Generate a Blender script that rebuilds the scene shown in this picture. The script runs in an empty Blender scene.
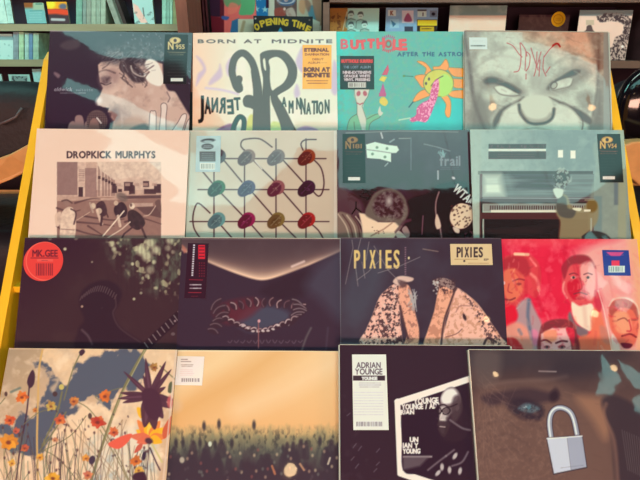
import bpy, math, random
import numpy as np
from mathutils import Vector, Matrix

# ------------------------------------------------------------------ camera, world, lights
scn = bpy.context.scene
COL = scn.collection
CAM = Vector((0, 0, 1.6)); PITCH = math.radians(22); F = 490.0
fwd = Vector((0, math.cos(PITCH), -math.sin(PITCH)))
upv = Vector((0, math.sin(PITCH), math.cos(PITCH)))
rgt = Vector((1, 0, 0))
cd = bpy.data.cameras.new('camera'); cam = bpy.data.objects.new('camera', cd); COL.objects.link(cam)
cd.sensor_width = 36; cd.lens = F / 640 * 36; cd.clip_start = 0.01
cam.location = CAM; cam.rotation_euler = (math.radians(90) - PITCH, 0, 0)
scn.camera = cam
scn.view_settings.view_transform = 'Standard'; scn.view_settings.look = 'None'
scn.view_settings.gamma = 1; scn.view_settings.use_curve_mapping = False
scn.view_settings.exposure = 0.2
w = bpy.data.worlds.new('daylight'); scn.world = w; w.use_nodes = True
SKY = (0.42, 1.0, 0.93); SKY_STR = 2.3
w.node_tree.nodes['Background'].inputs[0].default_value = (*SKY, 1)
w.node_tree.nodes['Background'].inputs[1].default_value = SKY_STR

def area(name, loc, target, sx, sy, power, col):
    l = bpy.data.lights.new(name, 'AREA'); l.shape = 'RECTANGLE'; l.size = sx; l.size_y = sy
    l.energy = power; l.color = col
    o = bpy.data.objects.new(name, l); COL.objects.link(o); o.location = loc
    o.rotation_euler = (Vector(target) - Vector(loc)).to_track_quat('-Z', 'Y').to_euler()
    return o
WARM = (1.0, 0.56, 0.41)
area('added_warm_light_front', (0, -2.7, 1.35), (0, 1.0, 1.15), 2.6, 0.7, 100, WARM)  # unseen area light added behind the viewer for even warm light
area('added_warm_light_left', (-3.2, -0.6, 1.9), (-0.3, 1.0, 1.2), 1.0, 0.8, 38, WARM)  # added side light out of view, warms the sleeves from the left
area('added_warm_light_right', (3.2, -0.6, 1.9), (0.3, 1.0, 1.2), 1.0, 0.8, 32, (1.0, 0.55, 0.3))  # added side light out of view, warms the sleeves from the right
area('added_fill_back_left', (-1.9, 1.5, 2.9), (-1.9, 2.8, 1.75), 2.2, 0.4, 33, (0.36, 1.0, 0.86))  # cyan fill added to brighten the left background
area('added_fill_back_right', (1.4, 1.6, 2.9), (1.4, 3.3, 1.75), 3.2, 0.4, 34, (0.72, 1.0, 0.86))  # pale fill added to brighten the right background

def s2l(c):
    c = np.clip(np.asarray(c, float), 0, 1)
    return np.where(c <= 0.04045, c / 12.92, ((c + 0.055) / 1.055) ** 2.4)
def rgb(c):
    return tuple(s2l(np.array(c) / 255.0)) + (1.0,)

# ------------------------------------------------------------------ materials
def mat(name, c, rough=0.6, metal=0.0, coat=0.0, noise=0.0, scale=20, emit=None, es=0, bump=0.0, stretch=None):
    m = bpy.data.materials.new(name); m.use_nodes = True
    nt = m.node_tree; b = nt.nodes['Principled BSDF']
    b.inputs['Base Color'].default_value = rgb(c); b.inputs['Roughness'].default_value = rough
    b.inputs['Metallic'].default_value = metal; b.inputs['Coat Weight'].default_value = coat
    if noise or bump:
        tc = nt.nodes.new('ShaderNodeTexCoord'); mp = nt.nodes.new('ShaderNodeMapping')
        nt.links.new(tc.outputs['Object'], mp.inputs[0])
        if stretch: mp.inputs['Scale'].default_value = stretch
        n = nt.nodes.new('ShaderNodeTexNoise'); n.inputs['Scale'].default_value = scale; n.inputs['Detail'].default_value = 5
        nt.links.new(mp.outputs[0], n.inputs['Vector'])
        if noise:
            r = nt.nodes.new('ShaderNodeValToRGB')
            a = np.array(rgb(c)[:3])
            r.color_ramp.elements[0].position = 0.3; r.color_ramp.elements[1].position = 0.7
            r.color_ramp.elements[0].color = (*(a * (1 - noise)), 1)
            r.color_ramp.elements[1].color = (*np.minimum(a * (1 + noise), 1), 1)
            nt.links.new(n.outputs[0], r.inputs[0]); nt.links.new(r.outputs[0], b.inputs['Base Color'])
        if bump:
            bp = nt.nodes.new('ShaderNodeBump'); bp.inputs['Strength'].default_value = bump; bp.inputs['Distance'].default_value = 0.01
            nt.links.new(n.outputs[0], bp.inputs['Height']); nt.links.new(bp.outputs[0], b.inputs['Normal'])
    if emit:
        b.inputs['Emission Color'].default_value = rgb(emit); b.inputs['Emission Strength'].default_value = es
    return m

def print_mat(name, rough, coat, coat_rough, wrinkle):
    m = bpy.data.materials.new(name); m.use_nodes = True
    nt = m.node_tree; b = nt.nodes['Principled BSDF']
    a = nt.nodes.new('ShaderNodeAttribute'); a.attribute_name = 'Ink'
    nt.links.new(a.outputs['Color'], b.inputs['Base Color'])
    b.inputs['Roughness'].default_value = rough; b.inputs['Coat Weight'].default_value = coat
    b.inputs['Coat Roughness'].default_value = coat_rough; b.inputs['Coat IOR'].default_value = 1.66
    b.inputs['Specular IOR Level'].default_value = 0.15
    if wrinkle:
        tc = nt.nodes.new('ShaderNodeTexCoord'); n = nt.nodes.new('ShaderNodeTexNoise')
        n.inputs['Scale'].default_value = 9; n.inputs['Detail'].default_value = 3
        oi = nt.nodes.new('ShaderNodeObjectInfo'); ad = nt.nodes.new('ShaderNodeVectorMath'); ad.operation = 'ADD'
        sc = nt.nodes.new('ShaderNodeVectorMath'); sc.operation = 'SCALE'; sc.inputs[3].default_value = 0.3
        nt.links.new(oi.outputs['Location'], sc.inputs[0])
        nt.links.new(tc.outputs['Object'], ad.inputs[0]); nt.links.new(sc.outputs[0], ad.inputs[1])
        nt.links.new(ad.outputs[0], n.inputs['Vector'])
        bp = nt.nodes.new('ShaderNodeBump'); bp.inputs['Strength'].default_value = wrinkle; bp.inputs['Distance'].default_value = 0.004
        nt.links.new(n.outputs[0], bp.inputs['Height']); nt.links.new(bp.outputs[0], b.inputs['Coat Normal'])
    return m
M_WRAP = print_mat('shrink_wrapped_print', 0.6, 1.0, 0.03, 0.10)
M_PRINT = print_mat('matt_print', 0.7, 0.0, 0.3, 0)
M_STICK = print_mat('sticker_print', 0.55, 0.6, 0.08, 0.05)

# ------------------------------------------------------------------ projection helpers (drawing coordinates of each printed picture)
def unproj(px, py, Z):
    return CAM + Z * (fwd + (px - 320) / F * rgt + (240 - py) / F * upv)
def on_y(px, py, Y):
    d = fwd + (px - 320) / F * rgt + (240 - py) / F * upv
    return CAM + d * (Y / d.y)
def sheet_coords(P):
    d = P - np.array(CAM)
    z = d @ np.array(fwd)
    return 320 + F * (d @ np.array(rgt)) / z, 240 - F * (d @ np.array(upv)) / z

# ------------------------------------------------------------------ object helpers
def link(o, parent=None):
    COL.objects.link(o)
    if parent: o.parent = parent
    return o
def tag(o, label=None, cat=None, group=None, kind=None):
    if label: o['label'] = label
    if cat: o['category'] = cat
    if group: o['group'] = group
    if kind: o['kind'] = kind
    return o
def empty(name, M):
    o = bpy.data.objects.new(name, None); o.empty_display_size = 0.05
    link(o); o.matrix_world = M; return o
class MB:
    def __init__(s): s.v = []; s.f = []
    def box(s, c, d, R=None):
        n = len(s.v); c = Vector(c)
        for x in (-.5, .5):
            for y in (-.5, .5):
                for z in (-.5, .5):
                    p = Vector((x * d[0], y * d[1], z * d[2]))
                    if R: p = R @ p
                    s.v.append(tuple(c + p))
        for q in ((0, 1, 3, 2), (4, 6, 7, 5), (0, 4, 5, 1), (2, 3, 7, 6), (0, 2, 6, 4), (1, 5, 7, 3)):
            s.f.append(tuple(n + i for i in q))
        return s
    def prism(s, pts, off):          # pts: 3D loop, off: extrusion vector
        n = len(s.v); k = len(pts); off = Vector(off)
        s.v += [tuple(Vector(p)) for p in pts] + [tuple(Vector(p) + off) for p in pts]
        s.f.append(tuple(range(n, n + k))); s.f.append(tuple(range(n + 2 * k - 1, n + k - 1, -1)))
        for i in range(k):
            j = (i + 1) % k; s.f.append((n + i, n + k + i, n + k + j, n + j))
        return s
    def tube(s, pts, r, seg=10):
        pts = [Vector(p) for p in pts]; n0 = len(s.v)
        for i, p in enumerate(pts):
            t = (pts[min(i + 1, len(pts) - 1)] - pts[max(i - 1, 0)]).normalized()
            a = t.cross(Vector((0.3, 0.2, 1))).normalized(); b = t.cross(a)
            for k in range(seg):
                th = 2 * math.pi * k / seg
                s.v.append(tuple(p + r * (math.cos(th) * a + math.sin(th) * b)))
        for i in range(len(pts) - 1):
            for k in range(seg):
                k2 = (k + 1) % seg; a = n0 + i * seg
                s.f.append((a + k, a + k2, a + seg + k2, a + seg + k))
        s.f.append(tuple(range(n0, n0 + seg))); s.f.append(tuple(range(len(s.v) - 1, len(s.v) - seg - 1, -1)))
        return s
    def ellipsoid(s, c, r, R=None, nu=32, nv=18, pw=1.0):
        n0 = len(s.v); c = Vector(c)
        sp = lambda x: math.copysign(abs(x) ** pw, x)
        for i in range(nv + 1):
            ph = -math.pi / 2 + math.pi * i / nv
            for k in range(nu):
                th = 2 * math.pi * k / nu
                p = Vector((r[0] * sp(math.cos(ph)) * sp(math.cos(th)), r[1] * sp(math.cos(ph)) * sp(math.sin(th)), r[2] * sp(math.sin(ph))))
                if R: p = R @ p
                s.v.append(tuple(c + p))
        for i in range(nv):
            for k in range(nu):
                k2 = (k + 1) % nu; a = n0 + i * nu
                s.f.append((a + k, a + k2, a + nu + k2, a + nu + k))
        return s
    def build(s, name, m, parent=None, smooth=False, bevel=0, M=None):
        me = bpy.data.meshes.new(name); me.from_pydata(s.v, [], s.f); me.update()
        import bmesh
        b = bmesh.new(); b.from_mesh(me); bmesh.ops.recalc_face_normals(b, faces=b.faces); b.to_mesh(me); b.free()
        me.materials.append(m)
        o = bpy.data.objects.new(name, me); link(o, parent)
        if M is not None: o.matrix_world = M
        if smooth: me.shade_smooth()
        if bevel:
            bv = o.modifiers.new('bevel', 'BEVEL'); bv.width = bevel; bv.segments = 2; bv.limit_method = 'ANGLE'
        return o

# ------------------------------------------------------------------ ink painter
_glyphs = {}
def _edges(s):
    cu = bpy.data.curves.new('t', 'FONT'); cu.body = s; cu.fill_mode = 'NONE'; cu.resolution_u = 3
    o = bpy.data.objects.new('t', cu); COL.objects.link(o)
    dg = bpy.context.evaluated_depsgraph_get(); ev = o.evaluated_get(dg); me = ev.to_mesh()
    v = np.array([x.co[:2] for x in me.vertices]); e = np.array([x.vertices[:] for x in me.edges])
    ev.to_mesh_clear(); bpy.data.objects.remove(o); bpy.data.curves.remove(cu)
    return v, e
def glyph(c):
    if 'H' not in _glyphs:
        v, e = _edges('H'); _glyphs['_h'] = v[:, 1].max()
        _glyphs['H'] = None
    if c not in _glyphs or _glyphs[c] is None:
        h = _glyphs['_h']
        if c == ' ': _glyphs[c] = (None, 0.42); return _glyphs[c]
        v, e = _edges(c); v = v / h; x0 = v[:, 0].min(); wd = v[:, 0].max() - x0
        v[:, 0] -= x0
        E = np.concatenate([v[e[:, 0]], v[e[:, 1]]], 1)
        _glyphs[c] = (E, wd)
    return _glyphs[c]
def _sdf(px, py, E):
    k = len(E); out = np.empty(len(px)); st = max(1, int(1.5e6 / k))
    ax, ay, bx, by = E.T; dx = bx - ax; dy = by - ay; L2 = dx * dx + dy * dy + 1e-12
    for i in range(0, len(px), st):
        X = px[i:i + st, None]; Y = py[i:i + st, None]
        t = np.clip(((X - ax) * dx + (Y - ay) * dy) / L2, 0, 1)
        d = np.sqrt(((X - ax - t * dx) ** 2 + (Y - ay - t * dy) ** 2).min(1))
        cr = ((ay > Y) != (by > Y)) & (X < ax + (Y - ay) / np.where(abs(dy) < 1e-12, 1e-12, dy) * dx)
        out[i:i + st] = np.where(cr.sum(1) % 2 == 1, -d, d)
    return out
def smooth(pts, closed=True, n=6):
    P = np.array(pts, float); k = len(P); out = []
    for i in range(k if closed else k - 1):
        if closed: p0, p1, p2, p3 = P[i - 1], P[i], P[(i + 1) % k], P[(i + 2) % k]
        else: p0, p1, p2, p3 = P[max(i - 1, 0)], P[i], P[i + 1], P[min(i + 2, k - 1)]
        for j in range(n):
            t = j / n
            out.append(0.5 * (2 * p1 + (p2 - p0) * t + (2 * p0 - 5 * p1 + 4 * p2 - p3) * t * t + (3 * p1 - p0 - 3 * p2 + p3) * t ** 3))
    if not closed: out.append(P[-1])
    return np.array(out)
class Art:
    def __init__(s, X, Y, L=(1, 1, 1), seed=1):
        s.X = X; s.Y = Y; s.C = np.zeros(X.shape + (3,)); s.L = np.array(L[:3]); s.V = np.array(L[3:] if len(L) > 3 else (0, 0, 0)); s.rs = np.random.RandomState(seed)
        s.cx0 = X.min(0); s.cx1 = X.max(0); s.ry0 = Y.min(1); s.ry1 = Y.max(1)
    def box(s, x0, y0, x1, y1):
        c = np.where((s.cx1 >= x0) & (s.cx0 <= x1))[0]; r = np.where((s.ry1 >= y0) & (s.ry0 <= y1))[0]
        if len(c) == 0 or len(r) == 0: return None
        return slice(r[0], r[-1] + 1), slice(c[0], c[-1] + 1)
    def mix(s, sl, m, col, a=1.0):
        if sl is None: return
        m = (np.clip(m, 0, 1) * a)[..., None]
        s.C[sl] = s.C[sl] * (1 - m) + np.array(col) / 255.0 * m
    def fill(s, col): s.C[:] = np.array(col) / 255.0
    def grad(s, p0, p1, c0, c1, a=1.0):
        d = np.array(p1, float) - p0; t = np.clip(((s.X - p0[0]) * d[0] + (s.Y - p0[1]) * d[1]) / (d @ d), 0, 1)[..., None]
        c = (np.array(c0) * (1 - t) + np.array(c1) * t) / 255.0; s.C = s.C * (1 - a) + c * a
    def ell(s, cx, cy, rx, ry, col, rot=0, soft=0.8, a=1.0):
        R = max(rx, ry) + soft + 1; sl = s.box(cx - R, cy - R, cx + R, cy + R)
        if sl is None: return
        x = s.X[sl] - cx; y = s.Y[sl] - cy; c, q = math.cos(math.radians(rot)), math.sin(math.radians(rot))
        u = (x * c + y * q) / rx; v = (-x * q + y * c) / ry; d = (np.sqrt(u * u + v * v) - 1) * min(rx, ry)
        s.mix(sl, 0.5 - d / soft, col, a)
    def ring(s, cx, cy, rx, ry, w, col, rot=0, a=1.0, soft=0.8):
        R = max(rx, ry) + w + 1; sl = s.box(cx - R, cy - R, cx + R, cy + R)
        if sl is None: return
        x = s.X[sl] - cx; y = s.Y[sl] - cy; c, q = math.cos(math.radians(rot)), math.sin(math.radians(rot))
        u = (x * c + y * q) / rx; v = (-x * q + y * c) / ry; d = abs((np.sqrt(u * u + v * v) - 1) * min(rx, ry)) - w / 2
        s.mix(sl, 0.5 - d / soft, col, a)
    def _E(s, E, col, soft, a, grow=0):
        g = soft + grow + 1
        sl = s.box(min(E[:, 0].min(), E[:, 2].min()) - g, min(E[:, 1].min(), E[:, 3].min()) - g, max(E[:, 0].max(), E[:, 2].max()) + g, max(E[:, 1].max(), E[:, 3].max()) + g)
        if sl is None: return
        X = s.X[sl]; d = _sdf(X.ravel(), s.Y[sl].ravel(), E).reshape(X.shape) - grow
        s.mix(sl, 0.5 - d / soft, col, a)
    def poly(s, pts, col, soft=0.8, a=1.0):
        P = np.array(pts, float); s._E(np.concatenate([P, np.roll(P, -1, 0)], 1), col, soft, a)
    def blob(s, pts, col, soft=0.8, a=1.0): s.poly(smooth(pts), col, soft, a)
    def rect(s, x0, y0, x1, y1, col, soft=0.6, a=1.0): s.poly([(x0, y0), (x1, y0), (x1, y1), (x0, y1)], col, soft, a)
    def line(s, pts, w, col, a=1.0, soft=0.8, curve=False, w2=None):
        P = smooth(pts, False) if curve else np.array(pts, float); n = len(P) - 1
        w2 = w if w2 is None else w2; W = w + (w2 - w) * np.arange(n + 1) / n
        g = max(w, w2) + soft + 1; sl = s.box(P[:, 0].min() - g, P[:, 1].min() - g, P[:, 0].max() + g, P[:, 1].max() + g)
        if sl is None: return
        X = s.X[sl]; Y = s.Y[sl]; d = np.full(X.shape, 1e9)
        for i in range(n):
            ax, ay = P[i]; dx, dy = P[i + 1] - P[i]; L2 = dx * dx + dy * dy + 1e-9
            t = np.clip(((X - ax) * dx + (Y - ay) * dy) / L2, 0, 1)
            d = np.minimum(d, np.hypot(X - ax - t * dx, Y - ay - t * dy) - (W[i] + (W[i + 1] - W[i]) * t) / 2)
        s.mix(sl, 0.5 - d / soft, col, a)
    def text(s, t, x, y, h, col, w=None, rot=0, bold=0.0, a=1.0, gap=0.16, arc=0, shear=0, flip='', soft=0.7, jitter=0, vr=None):
        G = [glyph(c) for c in t]; tot = sum(g[1] for g in G) + gap * (len(G) - 1)
        sx = h if w is None else w / tot; u = 0
        for i, (c, (E, wd)) in enumerate(zip(t, G)):
            if E is not None:
                ang = math.radians(rot); m = (u + wd / 2) / tot - 0.5
                dyo = arc * (1 - 4 * m * m) if arc else 0
                if arc: ang += math.atan(8 * m * arc / (sx * tot))
                jj = (s.rs.rand() - .5) * jitter
                hh = h * (vr[i] if vr else 1)
                ex = np.array([math.cos(ang), math.sin(ang)]); ey = np.array([math.sin(ang), -math.cos(ang)])
                b0 = np.array([math.cos(math.radians(rot)), math.sin(math.radians(rot))]); n0 = np.array([math.sin(math.radians(rot)), -math.cos(math.radians(rot))])
                cpt = np.array([x, y]) + b0 * (u + wd / 2) * sx + n0 * (dyo + jj)
                Q = []
                for k in (0, 2):
                    gu = E[:, k] - wd / 2; gv = E[:, k + 1]
                    if c in flip: gu = -gu
                    gu = gu * sx + shear * gv * hh
                    Q.append(cpt + gu[:, None] * ex + (gv * hh)[:, None] * ey)
                s._E(np.concatenate(Q, 1), col, soft, a, grow=bold)
            u += wd + gap
    def micro(s, x0, y0, x1, y1, n, col, a=0.6, w=0.5, rot=0, ragged=True):   # unreadably small print
        for i in range(n):
            y = y0 + (y1 - y0) * (i + .5) / n; p = (s.rs.rand() * .12 * (x1 - x0)) if ragged else 0; xx = x0 + p
            while xx < x1 - p - .5:
                l = 1.2 + s.rs.rand() * 3; e = min(xx + l, x1 - p)
                s.line([(xx, y + (xx - x0) * rot), (e, y + (e - x0) * rot)], w, col, a * (.6 + .4 * s.rs.rand()), .6); xx = e + .8
    def barcode(s, x0, y0, x1, y1, col=(40, 30, 40), bg=(230, 230, 220), n=12):
        if bg: s.rect(x0, y0, x1, y1, bg)
        x = x0 + 1
        while x < x1 - 1:
            wd = .3 + s.rs.rand() * .8; s.rect(x, y0 + .8, min(x + wd, x1 - .6), y1 - .8, col, .5, .9); x += wd + .4 + s.rs.rand() * .8
    def strokes(s, n, x0, y0, x1, y1, cols, ln=6, w=1.6, a=.5, ang=None, mask=None):   # loose brush marks
        for i in range(n):
            x = x0 + (x1 - x0) * s.rs.rand(); y = y0 + (y1 - y0) * s.rs.rand(); t = (s.rs.rand() * 6.28) if ang is None else math.radians(ang + 40 * (s.rs.rand() - .5)); l = ln * (.4 + s.rs.rand())
            s.line([(x, y), (x + l * .5 * math.cos(t) + s.rs.rand(), y + l * .5 * math.sin(t)), (x + l * math.cos(t), y + l * math.sin(t))], w * (.4 + s.rs.rand()), cols[s.rs.randint(len(cols))], a * (.4 + .6 * s.rs.rand()), 1.2, True)
    def leaf(s, x, y, ang, ln, w, col, a=1, bend=0):      # a petal with a pointed tip
        t = math.radians(ang); d = np.array([math.cos(t), math.sin(t)]); n = np.array([-d[1], d[0]]); p = np.array([x, y], float)
        s.blob([p - n * w * .15, p + d * ln * .3 - n * w * .5 + n * bend * .3, p + d * ln * .7 - n * w * .35 + n * bend * .7, p + d * ln + n * bend, p + d * ln * .7 + n * w * .35 + n * bend * .7, p + d * ln * .3 + n * w * .5 + n * bend * .3, p + n * w * .15], col, .9, a)
    def nz(s, scale, seed=0, oct=3, ax=1.0, ay=1.0):       # value noise 0..1 in drawing units
        out = np.zeros(s.X.shape); amp = 1; tot = 0; rs = np.random.RandomState(seed + 7)
        for o in range(oct):
            g = rs.rand(96, 96); q = .6 + o * .9; k = (1 if ax == ay else 0); cx, sx = (math.cos(q), math.sin(q)) if k else (1, 0); u = s.X * ax / scale; v = s.Y * ay / scale; x = ((u * cx - v * sx) * 2 ** o) % 96; y = ((u * sx + v * cx) * 2 ** o) % 96
            xi = np.minimum(x.astype(int), 95); yi = np.minimum(y.astype(int), 95); fx = x - xi; fy = y - yi; fx = fx * fx * (3 - 2 * fx); fy = fy * fy * (3 - 2 * fy)
            xj = (xi + 1) % 96; yj = (yi + 1) % 96
            out += amp * ((g[yi, xi] * (1 - fx) + g[yi, xj] * fx) * (1 - fy) + (g[yj, xi] * (1 - fx) + g[yj, xj] * fx) * fy); tot += amp; amp *= .5
        return out / tot
    def grain(s, scale, amp, seed=0, oct=3, ax=1, ay=1): s.C = np.clip(s.C * (1 + amp * (s.nz(scale, seed, oct, ax, ay)[..., None] - .5) * 2), 0, 1)
    def cloud(s, scale, lo, hi, col, a=1, seed=0, mask=None, ax=1, ay=1, oct=4):
        m = np.clip((s.nz(scale, seed, oct, ax, ay) - lo) / (hi - lo), 0, 1)
        if mask is not None: m = m * mask
        s.mix((slice(None), slice(None)), m, col, a)
    def mask(s, pts, soft=4, sm=True):
        P = smooth(pts) if sm else np.array(pts, float); E = np.concatenate([P, np.roll(P, -1, 0)], 1); m = np.zeros(s.X.shape)
        sl = s.box(P[:, 0].min() - soft, P[:, 1].min() - soft, P[:, 0].max() + soft, P[:, 1].max() + soft)
        if sl is None: return m
        X = s.X[sl]; m[sl] = np.clip(0.5 - _sdf(X.ravel(), s.Y[sl].ravel(), E).reshape(X.shape) / soft, 0, 1); return m
    def ink(s): c = s2l(s.C); return np.clip((c - np.minimum(s.V, 0.8 * c)) / s.L, 0.004, 0.92)

def sheet(name, M, w, h, th, n, painter, L, material, parent=None, label=None, edge=(150, 140, 135), seed=1, disc=False):
    """a printed board/sticker: local x right, y up, z out; base edge on the origin; finely meshed front that carries the ink"""
    nx = max(4, int(n)); ny = max(4, int(n * h / w)) if not disc else max(4, int(n))
    gx = np.linspace(-w / 2, w / 2, nx); gy = np.linspace(h, 0, ny)
    A, B = np.meshgrid(gx, gy)
    if disc:                                              # map the square grid to a disc
        u = A / (w / 2); v = (B - h / 2) / (h / 2)
        A = u * np.sqrt(1 - v * v / 2) * w / 2; B = h / 2 + v * np.sqrt(1 - u * u / 2) * h / 2
    N = nx * ny
    P = np.stack([A.ravel(), B.ravel(), np.full(N, th)], 1)
    Mn = np.array(M); W = P @ Mn[:3, :3].T + Mn[:3, 3]
    X, Y = sheet_coords(W)
    art = Art(X.reshape(ny, nx), Y.reshape(ny, nx), L, seed); painter(art); ink = art.ink().reshape(-1, 3)
    idx = np.arange(N).reshape(ny, nx)
    q = np.stack([idx[1:, :-1], idx[1:, 1:], idx[:-1, 1:], idx[:-1, :-1]], -1).reshape(-1, 4)
    ring = np.concatenate([idx[0, :], idx[1:, -1], idx[-1, -2::-1], idx[-2:0:-1, 0]]); k = len(ring)
    S1 = P[ring]; S0 = S1.copy(); S0[:, 2] = 0
    V = np.concatenate([P, S1, S0]); a = N + np.arange(k); b = N + k + np.arange(k)
    side = np.stack([a, np.roll(a, -1), np.roll(b, -1), b], 1)
    me = bpy.data.meshes.new(name)
    nv = len(V); nq = len(q) + k
    me.vertices.add(nv); me.vertices.foreach_set('co', V.ravel())
    me.loops.add(nq * 4 + k); me.polygons.add(nq + 1)
    li = np.concatenate([q.ravel(), side.ravel(), b[:]]).astype(np.int32)
    me.loops.foreach_set('vertex_index', li)
    me.polygons.foreach_set('loop_start', np.concatenate([np.arange(nq) * 4, [nq * 4]]).astype(np.int32))
    me.update(calc_edges=True); me.validate()
    c = np.ones((nv, 4)); c[:N, :3] = ink; c[N:, :3] = s2l(np.array(edge) / 255.0)
    at = me.color_attributes.new('Ink', 'FLOAT_COLOR', 'POINT'); at.data.foreach_set('color', c.ravel())
    me.materials.append(material)
    o = bpy.data.objects.new(name, me); link(o); o.matrix_world = M
    if parent:
        o.parent = parent; o.matrix_parent_inverse = Matrix(); o.matrix_local = parent.matrix_world.inverted() @ M
    if label: o['label'] = label
    return o

# ------------------------------------------------------------------ room shell
M_floor = mat('dark_floor', (70, 52, 58), 0.6, noise=0.25, scale=6)
M_wall = mat('dark_plaster', (50, 34, 44), 0.8, noise=0.15, scale=4)
M_ceil = mat('ceiling_paint', (32, 24, 28), 0.9)
M_shelfwood = mat('grey_green_shelf', (150, 150, 125), 0.5, noise=0.12, scale=3, stretch=(1, 8, 8))
M_darkwood = mat('dark_brown_wood', (66, 44, 50), 0.55, noise=0.25, scale=4, stretch=(1, 1, 6))
M_redwood = mat('red_brown_wood', (128, 72, 60), 0.5, noise=0.2, scale=5, stretch=(6, 6, 1))
M_brownshelf = mat('brown_shelf_wood', (112, 88, 80), 0.5, noise=0.15, scale=3, stretch=(1, 8, 8))
M_black = mat('black_back_board', (44, 20, 44), 0.8)
def struct(name, c, d, m):
    o = MB().box((0, 0, 0), d).build(name, m); o.location = c; o['kind'] = 'structure'; return o
struct('floor', (0, 0.3, -0.05), (7.0, 7.0, 0.1), M_floor)
struct('wall_back', (0, 3.75, 1.5), (7.0, 0.1, 3.0), M_wall)
struct('wall_left', (-3.45, 0.3, 1.5), (0.1, 6.8, 3.0), M_wall)
struct('wall_right', (3.45, 0.3, 1.5), (0.1, 6.8, 3.0), M_wall)
struct('wall_front', (0, -3.15, 1.5), (7.0, 0.1, 3.0), M_wall)
from mathutils.geometry import tessellate_polygon
CZ = 3.0
OPEN1 = [(-1.50,.24),(1.10,.24),(1.12,.08),(1.36,.02),(1.61,-.09),(1.75,-.25),(2.15,-.3),(2.15,-.75),(1.95,-1.2),(1.15,-1.2),(1.08,-1.02),(.15,-1.02),(.12,-.62),(-.15,-.60),(-.22,-.75),(-.42,-1.0),(-.6,-1.2),(-1.1,-1.2),(-1.19,-1.19),(-1.04,-1.03),(-1.2,-.71),(-1.49,-.69),(-1.36,-.52),(-1.45,-.42),(-1.62,-.30),(-1.53,-.19),(-1.22,-.37),(-.92,-.62),(-.66,-.62),(-.78,-.3),(-.82,-.1),(-1.1,-.07),(-1.26,-.05),(-1.35,.04),(-1.44,.12)]  # opening shaped so that sky glare shows on chosen upper sleeves
OPEN2 = [(2.16,-1.45),(2.28,-1.60),(2.49,-1.84),(2.44,-2.02),(2.33,-2.05),(2.23,-1.69)]  # this and the next two are shaped for glare on the padlock sleeve
OPEN3 = [(2.29,-1.50),(2.72,-1.84),(2.76,-2.00),(2.62,-1.93),(2.49,-1.76)]
OPEN4 = [(2.62,-2.06),(2.68,-2.0),(2.9,-2.1),(2.85,-2.3),(2.72,-2.25)]
loops = [[(-3.5,-3.2),(3.5,-3.2),(3.5,3.8),(-3.5,3.8)], OPEN1, OPEN2, OPEN3, OPEN4]
tri = tessellate_polygon([[Vector((x, y, 0)) for x, y in l] for l in loops])
vs = [p for l in loops for p in l]; nv_ = len(vs)
cm = MB(); cm.v = [(x, y, CZ) for x, y in vs] + [(x, y, CZ + .04) for x, y in vs]
cm.f = [tuple(t) for t in tri] + [tuple(i + nv_ for i in reversed(t)) for t in tri]
k0 = 0
for l in loops:
    for i in range(len(l)):
        j = (i + 1) % len(l); cm.f.append((k0 + i, k0 + j, k0 + j + nv_, k0 + i + nv_))
    k0 += len(l)
cm.build('ceiling_cut_for_glare', M_ceil)['kind'] = 'structure'  # unseen slab, its holes cut to shape the glare

# ------------------------------------------------------------------ yellow record rack
def cam2w(x, Yc, Z): return CAM + Z * fwd + Yc * upv + x * rgt
def edgeZ(Yc): return 1.045 + 0.29 * (Yc - 0.207)
M_yellow = mat('yellow_painted_wood', (252, 196, 34), 0.42, noise=0.06, scale=10, coat=0.2)
M_yback = mat('rack_back_panel', (60, 40, 46), 0.8)
rackbase = (cam2w(0, -0.35, edgeZ(-0.35)).y)
rack = empty('record_display_rack', Matrix.Translation((0, rackbase + 0.1, 0)))
tag(rack, 'sloping yellow wooden display rack holding four rows of record sleeves', 'display rack')
def rk(o):
    o.parent = rack; o.location = -rack.location; return o
for xx in (-0.622, 0.632):
    top = cam2w(xx, 0.425, edgeZ(0.425)); bot = cam2w(xx, -0.5, edgeZ(-0.5))
    d = (top - bot).normalized(); nrm = Vector((0, -d.z, d.y))      # towards the back / down
    back = Vector((0, 1, 0))
    pts = [bot, top - d * 0.02, top + Vector((0, 0.012, 0)), top + Vector((0, 0.05, -0.01)), top + Vector((0, 0.13, -0.1)),
           Vector((xx, bot.y + 0.62, 0.0)), Vector((xx, bot.y + 0.54, 0.0)), Vector((xx, bot.y + 0.16, bot.z - 0.02)), Vector((xx, bot.y + .06, 0.0)), Vector((xx, bot.y - 0.02, 0.0))]
    rk(MB().prism(pts, (0.018, 0, 0)).build('side_panel', M_yellow))
rowdef = {1: 4.0, 2: 6.5, 3: 9.0, 4: 16.0}
def tiltvec(t):
    t = math.radians(t); return (upv * math.cos(t) + fwd * math.sin(t)).normalized()
# (row, TLx, TLy, TRy-TLy, Z)
SL = {}
def sleeve_frame(row, tlx, tly, dy, Z):
    tl = unproj(tlx, tly, Z); up = tiltvec(rowdef[row]); r = math.atan2(dy, 150.0)
    R = (rgt * math.cos(r) - up * math.sin(r)).normalized(); U = (up * math.cos(r) + rgt * math.sin(r)).normalized()
    return tl, R, U
SPEC = [(1, 50, 30.5, 2.5, 1.083), (1, 193, 33, -2, 1.078), (1, 336, 31.5, 0, 1.088), (1, 464.5, 31, 2, 1.076),
        (2, 37, 128.5, 2, 1.012), (2, 189, 130.5, 0, 1.020), (2, 337, 130, 0, 1.014), (2, 470, 129.5, .5, 1.005),
        (3, 25, 237.5, .5, .972), (3, 182, 238, 1, .967), (3, 340.7, 237.5, .5, .961), (3, 478, 239, 0, .971),
        (4, 9, 348, 1.5, .916), (4, 174.5, 350, 1, .920), (4, 339.7, 345, 1, .908), (4, 468.7, 350, 1, .899)]
ledge_z = {}
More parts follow.
